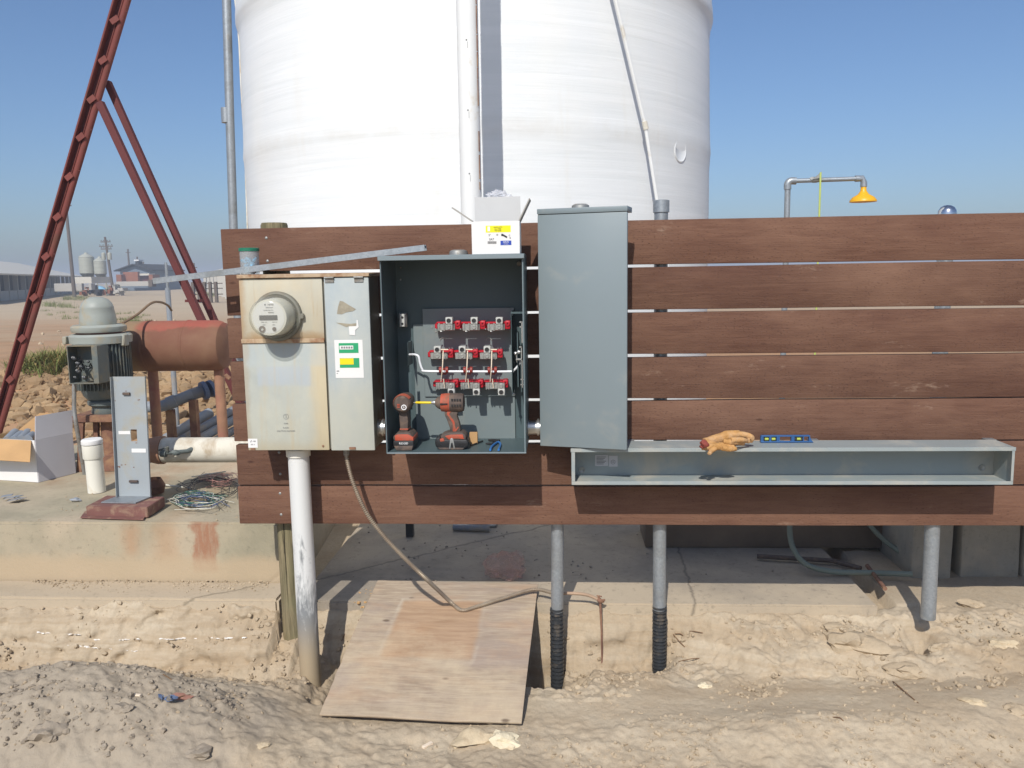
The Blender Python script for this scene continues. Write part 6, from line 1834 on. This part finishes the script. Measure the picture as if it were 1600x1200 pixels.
# left barn, receding
N = V((fx_(-75, 46), 46, 0)); Ff = V((fx_(113, 100), 100, 0))
T = thing('long_barn', (N.x, N.y, zg), 'long open-sided barn with a pale sheet roof beyond the red ladder', 'barn')
ez_n, ez_f = fz(0, 431, 64), 0
ze = CAM.z + .55; zr_ = CAM.z + 2.3
dr = (Ff - N).normalized(); pn = V((dr.y, -dr.x, 0)); pn = -pn if pn.x > 0 else pn
W = 12
def bp(t, off, z): q_ = N + (Ff - N) * t + pn * off; return V((q_.x, q_.y, z))
MB().quad([bp(0, -1.2, ze), bp(1, -1.2, ze), bp(1, W / 2, zr_), bp(0, W / 2, zr_)], .12).build('roof', 'barnroof', T)
MB().quad([bp(0, W / 2, zr_), bp(1, W / 2, zr_), bp(1, W, ze), bp(0, W, ze)], .12).build('roof', 'barnroof', T)
MB().quad([bp(0, 1.5, zg - .3), bp(1, 1.5, zg - .3), bp(1, 1.5, ze + .3), bp(0, 1.5, ze + .3)], .1).build('inner_wall', 'barndark', T)
MB().quad([bp(0, 0, zg - .3), bp(1, 0, zg - .3), bp(1, 0, zg + .75), bp(0, 0, zg + .75)], .15).build('low_wall', 'barnwall', T)
MB().quad([bp(1, 0, zg), bp(1, W, zg), bp(1, W / 2, zr_)], .1).build('gable', 'barnwall', T)
for k in range(16):
    t_ = (k + .5) / 16; MB().bar(bp(t_, -.05, zg), bp(t_, -.05, ze + .1), .35, .3, (dr.x, dr.y, 0)).build('post', 'barnwall', T)
for t_ in (.30, .47):
    b = MB().box(bp(t_, W / 2, zr_) - V((.5, .5, .1)), bp(t_, W / 2, zr_) + V((.5, .5, .35))); b.build('roof_vent', 'barndark', T)
# right barn behind fence end
T = thing('pale_shed_row', (fx_(345, 60), 60, zg), 'pale roofed shed row just left of the fence end', 'barn')
MB().quad([(fx_(318, 92), 92, fz(318, 432, 92)), (fx_(420, 50), 50, fz(330, 430, 50)), (fx_(440, 54), 54, fz(330, 404, 54)), (fx_(322, 96), 96, fz(318, 427, 96))], .1).build('roof', 'barnroof', T)
for k in range(7):
    Y = 88 - 5.5 * k; x_ = fx_(320 + 5.5 * k, Y); b = MB().box((x_ - .15, Y, zg), (x_ + .15, Y + .3, fz(330, 431.5, Y))); b.build('post', 'barnwall', T)
MB().quad([(fx_(318, 90), 90, zg), (fx_(420, 52), 52, zg), (fx_(420, 52), 52, zg + .6), (fx_(318, 90), 90, zg + .6)], .1).build('low_wall', 'barnwall', T)
# cattle fence there
T = thing('rail_fence', (fx_(320, 45), 45, zg), 'dark rail fence in front of the pale shed row', 'fence')
for k in range(5):
    x_ = fx_(300 + 9 * k, 46); MB().box((x_ - .08, 46, zg), (x_ + .08, 46.16, zg + 1.25)).build('post', 'polewood', T)
for z_ in (.5, .85, 1.15): MB().bar((fx_(296, 46), 46.2, zg + z_), (fx_(345, 46), 46.2, zg + z_), .05, .06).build('rail', 'polewood', T)
# silos
for k, (pa, pb_, pt, pm_, pbt, l_) in enumerate(((127, 148.5, 398, 427, 433, 'larger pale grey feed silo with a cone roof, on the left'), (149.5, 167, 404.5, 428, 433, 'smaller pale grey feed silo, on the right'))):
    Y = 88; r_ = (fx_(pb_, Y) - fx_(pa, Y)) / 2; x_ = (fx_(pb_, Y) + fx_(pa, Y)) / 2
    T = thing('feed_silo', (x_, Y, zg), l_, 'silo', 'feed silos at the far end of the yard')
    z1, z2, z3 = fz(140, pt + 4, Y), fz(140, pm_, Y), fz(140, pbt, Y)
    MB().lathe([(r_, z2), (r_, z1)], M.Translation((x_, Y, 0)), 32).build('silo_wall', 'silo', T)
    MB().lathe([(r_ * 1.03, z1), (r_ * .8, z1 + .18), (r_ * .25, z1 + .42), (r_ * .22, z1 + .52), (0, z1 + .55)], M.Translation((x_, Y, 0)), 32).build('cone_roof', 'silo', T)
    MB().lathe([(r_, z2), (r_ * .5, z3 - .1), (r_ * .35, z3 - .2)], M.Translation((x_, Y, 0)), 24).build('hopper', 'motor', T)
    for dx in (-.8, .8): MB().box((x_ + dx * r_ - .06, Y, zg), (x_ + dx * r_ + .06, Y + .12, z2)).build('leg', 'silo', T)
    b = MB()
    for j in range(3): b.lathe([(r_ - .01, z2 + (z1 - z2) * (j + .5) / 3 - .03), (r_ + .02, z2 + (z1 - z2) * (j + .5) / 3), (r_ - .01, z2 + (z1 - z2) * (j + .5) / 3 + .03)], M.Translation((x_, Y, 0)), 32)
    b.build('hoop', 'silo', T)
# farm house / shed with gable
Y = 110
T = thing('gabled_shed', (fx_(212, Y), Y, zg), 'blue-grey gabled shed with a roof turret and rusty sheets, far across the yard', 'shed')
b = MB(); xw0, xw1 = fx_(189, Y), fx_(236, Y); xc = fx_(212, Y); ze_ = fz(212, 422, Y); zp_ = fz(212, 415.5, Y)
b.prism([(xw0, zg), (xw1, zg), (xw1, ze_), (xc, zp_), (xw0, ze_)], Y, Y + 9); b.build('wall', 'bluemetal', T)
MB().quad([(xw0 - .6, Y - .6, ze_ - .15), (xc, Y - .6, zp_ + .15), (xc, Y + 9.4, zp_ + .15), (xw0 - .6, Y + 9.4, ze_ - .15)], .15).build('roof', 'barndark', T)
MB().quad([(xc, Y - .6, zp_ + .15), (xw1 + .6, Y - .6, ze_ - .15), (xw1 + .6, Y + 9.4, ze_ - .15), (xc, Y + 9.4, zp_ + .15)], .15).build('roof', 'barndark', T)
b = MB().box((fx_(208, Y), Y + 1, zp_), (fx_(213.5, Y), Y + 2, fz(212, 408, Y))); tr_ = b.build('turret', 'barndark', T)
b = MB().box((fx_(207, Y), Y + .8, fz(212, 407.6, Y)), (fx_(214.5, Y), Y + 2.2, fz(212, 405.5, Y))); b.build('turret_cap', 'white', T)
b = MB(); fbox(b, 193, 425, 216, 440, Y - 3, .6); b.build('rusty_sheets', 'farrust', T)
b = MB(); fbox(b, 217, 431, 233, 440, Y - 2, .6); b.build('open_bay', 'reddark', T)
b = MB(); fbox(b, 216, 427.5, 234, 430.5, Y - 2.6, 1.6); b.build('awning', 'barnroof', T)
b = MB(); fbox(b, 182, 429, 190, 440, Y - 4, 2); fbox(b, 233, 429, 239, 440, Y - 4, 2); b.build('side_annex', 'farrust', T)
b = MB(); fbox(b, 181, 440, 232, 447.5, 75, .4); b.build('block_wall', 'palegrey', loc=(fx_(181, 75), 75, zg), label='low pale block wall in front of the gabled shed', category='wall')
b = MB(); fbox(b, 231.5, 437, 237.5, 448, 74.5, .8); b.build('gate_post', 'polewood', loc=(fx_(232, 75), 74.5, zg), label='dark thick post at the right end of the low wall', category='post')
b = MB(); fbox(b, 84, 443, 113, 455.5, 70, .3); b.build('white_panel_fence', 'palegrey', loc=(fx_(84, 70), 70, zg), label='white panel fence between barn and light pole', category='fence')
b = MB(); fbox(b, 117, 433, 143, 443, 80, 4); b.build('white_trailer', 'barnroof', loc=(fx_(117, 80), 80, zg), label='cream trailer box under the larger silo', category='trailer')
b = MB(); fbox(b, 119, 443, 127, 454, 72, .4); b.build('white_board', 'palegrey', loc=(fx_(119, 72), 72, zg), label='upright white board beside the light pole', category='board')
b = MB(); fbox(b, 138, 443, 144, 453, 72.5, .4); b.build('white_board', 'palegrey', loc=(fx_(138, 72), 72, zg), label='upright white board under the larger silo', category='board')
b = MB(); q_ = GZ(152, 452, zg); b.rock((fx_(155, 105), 105, zg + .3), .8, 2, .3, (1.3, .8, .6)); b.build('tarp_bundle', 'tarp', loc=(fx_(155, 105), 105, zg), label='light blue tarp bundle below the silos', category='tarp')
r4 = random.Random(5)
JL = ['rusty scrap heap at the foot of the light pole', 'dark machinery scrap left of the blue tarp', 'red-brown scrap under the smaller silo', 'grey scrap beside the transformer pole', 'white barrel-like scrap right of the transformer pole']
for k, (px, m_) in enumerate(((131, 'farrust'), (141, 'barndark'), (163, 'farrust'), (171, 'motor'), (178, 'palegrey'))):
    b = MB(); x_ = fx_(px, 74)
    for j in range(9): 
        w_ = r4.uniform(.1, .5); xx, zz = x_ + r4.uniform(-.5, .5), zg + r4.uniform(0, .75); b.box((xx, 74 + r4.uniform(-.4, .4), zz), (xx + w_, 74.5 + r4.uniform(0, .3), zz + r4.uniform(.1, .45)))
    b.build('scrap_pile', m_, loc=(x_, 74, zg), label=JL[k], category='scrap', group='scrap heaps under the silos')
def pole(px, pyt, Y, r_, label, lean=0, name='utility_pole', cat='pole'):
    x_ = fx_(px, Y); T = thing(name, (x_, Y, zg), label, cat)
    zt_ = fz(px, pyt, Y); MB().tube([(x_, Y, zg), (x_ + lean, Y, zt_)], r_, 10, True, [r_, r_ * .7]).build('pole_shaft', 'polewood', T)
    return T, x_, zt_
T, x_, zt_ = pole(114.5, 320, 70, .17, 'tall plain light pole right of the long barn', -.1)
b = MB().bar((x_ - .1, 70, zt_ - .1), (x_ + .4, 70, zt_ - .05), .1, .1); b.build('lamp_arm', 'polewood', T)
T, x_, zt_ = pole(176, 370, 80, .15, 'power pole with two transformers behind the silos', -.45)
x_ -= .42
for dz, w_ in ((.45, .5), (.85, .7), (1.1, .55)):
    b = MB().bar((x_ - w_, 80, zt_ - dz * 1.1), (x_ + w_, 80, zt_ - dz * 1.1 + .0), .1, .1)
    for s_ in (-.9, -.4, .4, .9): b.rock((x_ + s_ * w_, 80, zt_ - dz * 1.1 + .14), .07, 1, .1)
    b.build('crossarm', 'polewood', T)
for dx in (-.32, .32): MB().lathe([(0, 0), (.19, 0), (.2, .05), (.2, .62), (.12, .72), (0, .72)], M.Translation((x_ + dx + .1, 79.8, zt_ - 2.3)), 16).build('transformer', 'silo', T)
for k, (px, pyt, Y, l_) in enumerate(((203.5, 389, 115, 'thin dark pole left of the shed turret'), (217, 401, 118, 'thin dark pole right of the shed turret'), (226, 409, 118, 'short thin pole at the right of the shed roof'), (304.5, 411, 90, 'thin pole seen between the brace legs and fence'))):
    T, x_, zt_ = pole(px, pyt, Y, .16, l_)
    MB().bar((x_ - .35, Y, zt_ - .5), (x_ + .35, Y, zt_ - .5), .1, .1).build('crossarm', 'polewood', T)
b = MB(); fbox(b, 250, 433.5, 263, 437.5, 130, 3); b.build('far_white_roof', 'barnroof', loc=(fx_(250, 130), 130, zg), label='tiny white roof on the horizon left of the standpipe', category='roof')
# ------------------------------------------------------------ sort pieces into parts and sub-parts
def split_far(o, newname):
    """give every far-apart piece of a part its own object"""
    me = o.data; n = len(me.vertices)
    par = list(range(n))
    def fd(a):
        while par[a] != a:
            par[a] = par[par[a]]; a = par[a]
        return a
    for e in me.edges:
        a, b = fd(e.vertices[0]), fd(e.vertices[1])
        if a != b: par[a] = b
    isl = {}
    for v in me.vertices: isl.setdefault(fd(v.index), []).append(v)
    keys = list(isl); box = []
    for k in keys:
        c = np.array([v.co[:] for v in isl[k]]); box.append((c.min(0), c.max(0)))
    p2 = list(range(len(keys)))
    def f2(a):
        while p2[a] != a: a = p2[a]
        return a
    for i in range(len(keys)):
        for j in range(i):
            gap = np.linalg.norm(np.maximum(0, np.maximum(box[i][0] - box[j][1], box[j][0] - box[i][1])))
            if gap <= max(.02, .5 * max((box[i][1] - box[i][0]).max(), (box[j][1] - box[j][0]).max())): p2[f2(i)] = f2(j)
    grp = {}
    for i, k in enumerate(keys): grp.setdefault(f2(i), set()).update(v.index for v in isl[k])
    out = []
    for s_ in grp.values():
        b = bmesh.new(); b.from_mesh(me); b.verts.ensure_lookup_table()
        bmesh.ops.delete(b, geom=[v for v in b.verts if v.index not in s_], context='VERTS')
        m2 = bpy.data.meshes.new(newname); b.to_mesh(m2); b.free()
        for m_ in me.materials:
            if m2.materials.find(m_.name) < 0: m2.materials.append(m_)
        c = o.copy(); c.data = m2; c.name = newname; sc.collection.objects.link(c); out.append(c)
    bpy.data.objects.remove(o)
    return out
for old, new in (('anchor_bolt', 'anchor_bolt'), ('bolts', 'ladder_bolt'), ('elbow', 'pipe_elbow'), ('knockout', 'knockout_disc'), ('knockout.001', 'knockout_disc'), ('latch', 'latch_piece'),
                 ('lever_linkage', 'linkage_lever'), ('lifting_lug', 'lifting_eye'), ('locknut', 'lock_nut'), ('meter_port', 'meter_button'), ('mounting_strut', 'wall_strut'),
                 ('pump_outlet', 'outlet_bolt'), ('screws', 'screw'), ('side_annex', 'annex'), ('web', 'level_web'), ('weld_band', 'band'), ('weld_marks', 'weld_mark'), ('lime_streak.001', 'lime_crust_patch')):
    o = bpy.data.objects.get(old)
    if o: out_ = split_far(o, new)
for o_, l_ in zip(sorted(out_, key=lambda o: sum(v.co.x for v in o.data.vertices) / len(o.data.vertices)), ('short piece at the near end of the long white lime streak', 'middle of the long white lime streak across the bank', 'end of the long white lime streak next to the old post', 'far tip of the long white lime streak')):
    o_['label'] = l_
def kids(root): return [o for o in bpy.data.objects if o.parent == root]
def st_(o): return o.name.split('.')[0]
def sub(rootname, parent, names):
    for root in [o for o in bpy.data.objects if st_(o) == rootname and o.type == 'EMPTY']:
        ch = kids(root); p_ = [c for c in ch if st_(c) == parent]
        if not p_: continue
        for c in ch:
            if st_(c) in names:
                c.parent = p_[0]; c.location = V(c.location) - p_[0].location
sub('meter_cabinet', 'meter_ring', ['meter_cover', 'meter_body', 'dial_plate', 'display_window', 'dial_lettering', 'meter_button'])
sub('meter_cabinet', 'door', ['sticker_small_print', 'hinge', 'door_sticker', 'sticker_bars', 'sticker_text_field', 'sticker_warning_field', 'sticker_lettering', 'torn_sticker_glue', 'torn_sticker_paper'])
sub('meter_cabinet', 'lower_cover', ['stamped_lettering', 'corner_label', 'corner_label_lettering', 'latch_piece'])
sub('impact_driver', 'battery', ['battery_foot', 'battery_trim', 'battery_lettering', 'belt_hook'])
sub('impact_driver', 'motor_housing', ['orange_shell', 'vent_slots', 'badge', 'chuck'])
sub('impact_driver', 'handle', ['grip_stripe', 'trigger'])
sub('wireway_trough', 'trough_shell', ['knockout_disc', 'paper_label', 'label_lettering'])
sub('small_carton', 'carton_body', ['yellow_label', 'blue_label', 'blue_label_lettering', 'carton_lettering', 'label_picture', 'side_flap', 'rear_flap'])
sub('sheet_metal_cover', 'panel_sheet', ['latch_tab', 'paper_label', 'rust_speck'])
sub('feed_silo', 'silo_wall', ['hoop', 'cone_roof'])
sub('gabled_shed', 'roof', ['turret', 'turret_cap'])
sub('pump_motor', 'terminal_box', ['wire_ends'])
sub('red_pressure_tank', 'tank_shell', ['band', 'drain_plug'])
sub('wooden_fence', 'board', ['screw'])
sub('junction_box', 'box_shell', ['knockout_disc', 'edge_flange', 'lock_nut'])

# ------------------------------------------------------------ dusty air
g_ = bpy.data.materials.new('dusty_air'); g_.use_nodes = True
nt_ = g_.node_tree; nt_.nodes.clear()
vo = nt_.nodes.new('ShaderNodeVolumePrincipled'); oo = nt_.nodes.new('ShaderNodeOutputMaterial')
vo.inputs['Color'].default_value = (.80, .86, .95, 1); vo.inputs['Density'].default_value = .0028; vo.inputs['Anisotropy'].default_value = 0.0
nt_.links.new(vo.outputs[0], oo.inputs['Volume'])
b = MB().box((-1000, -70, -1.5), (1000, 2000, 9.5))
b.build('haze', g_, kind='stuff', label='thin dusty air over the yard', smooth=0)
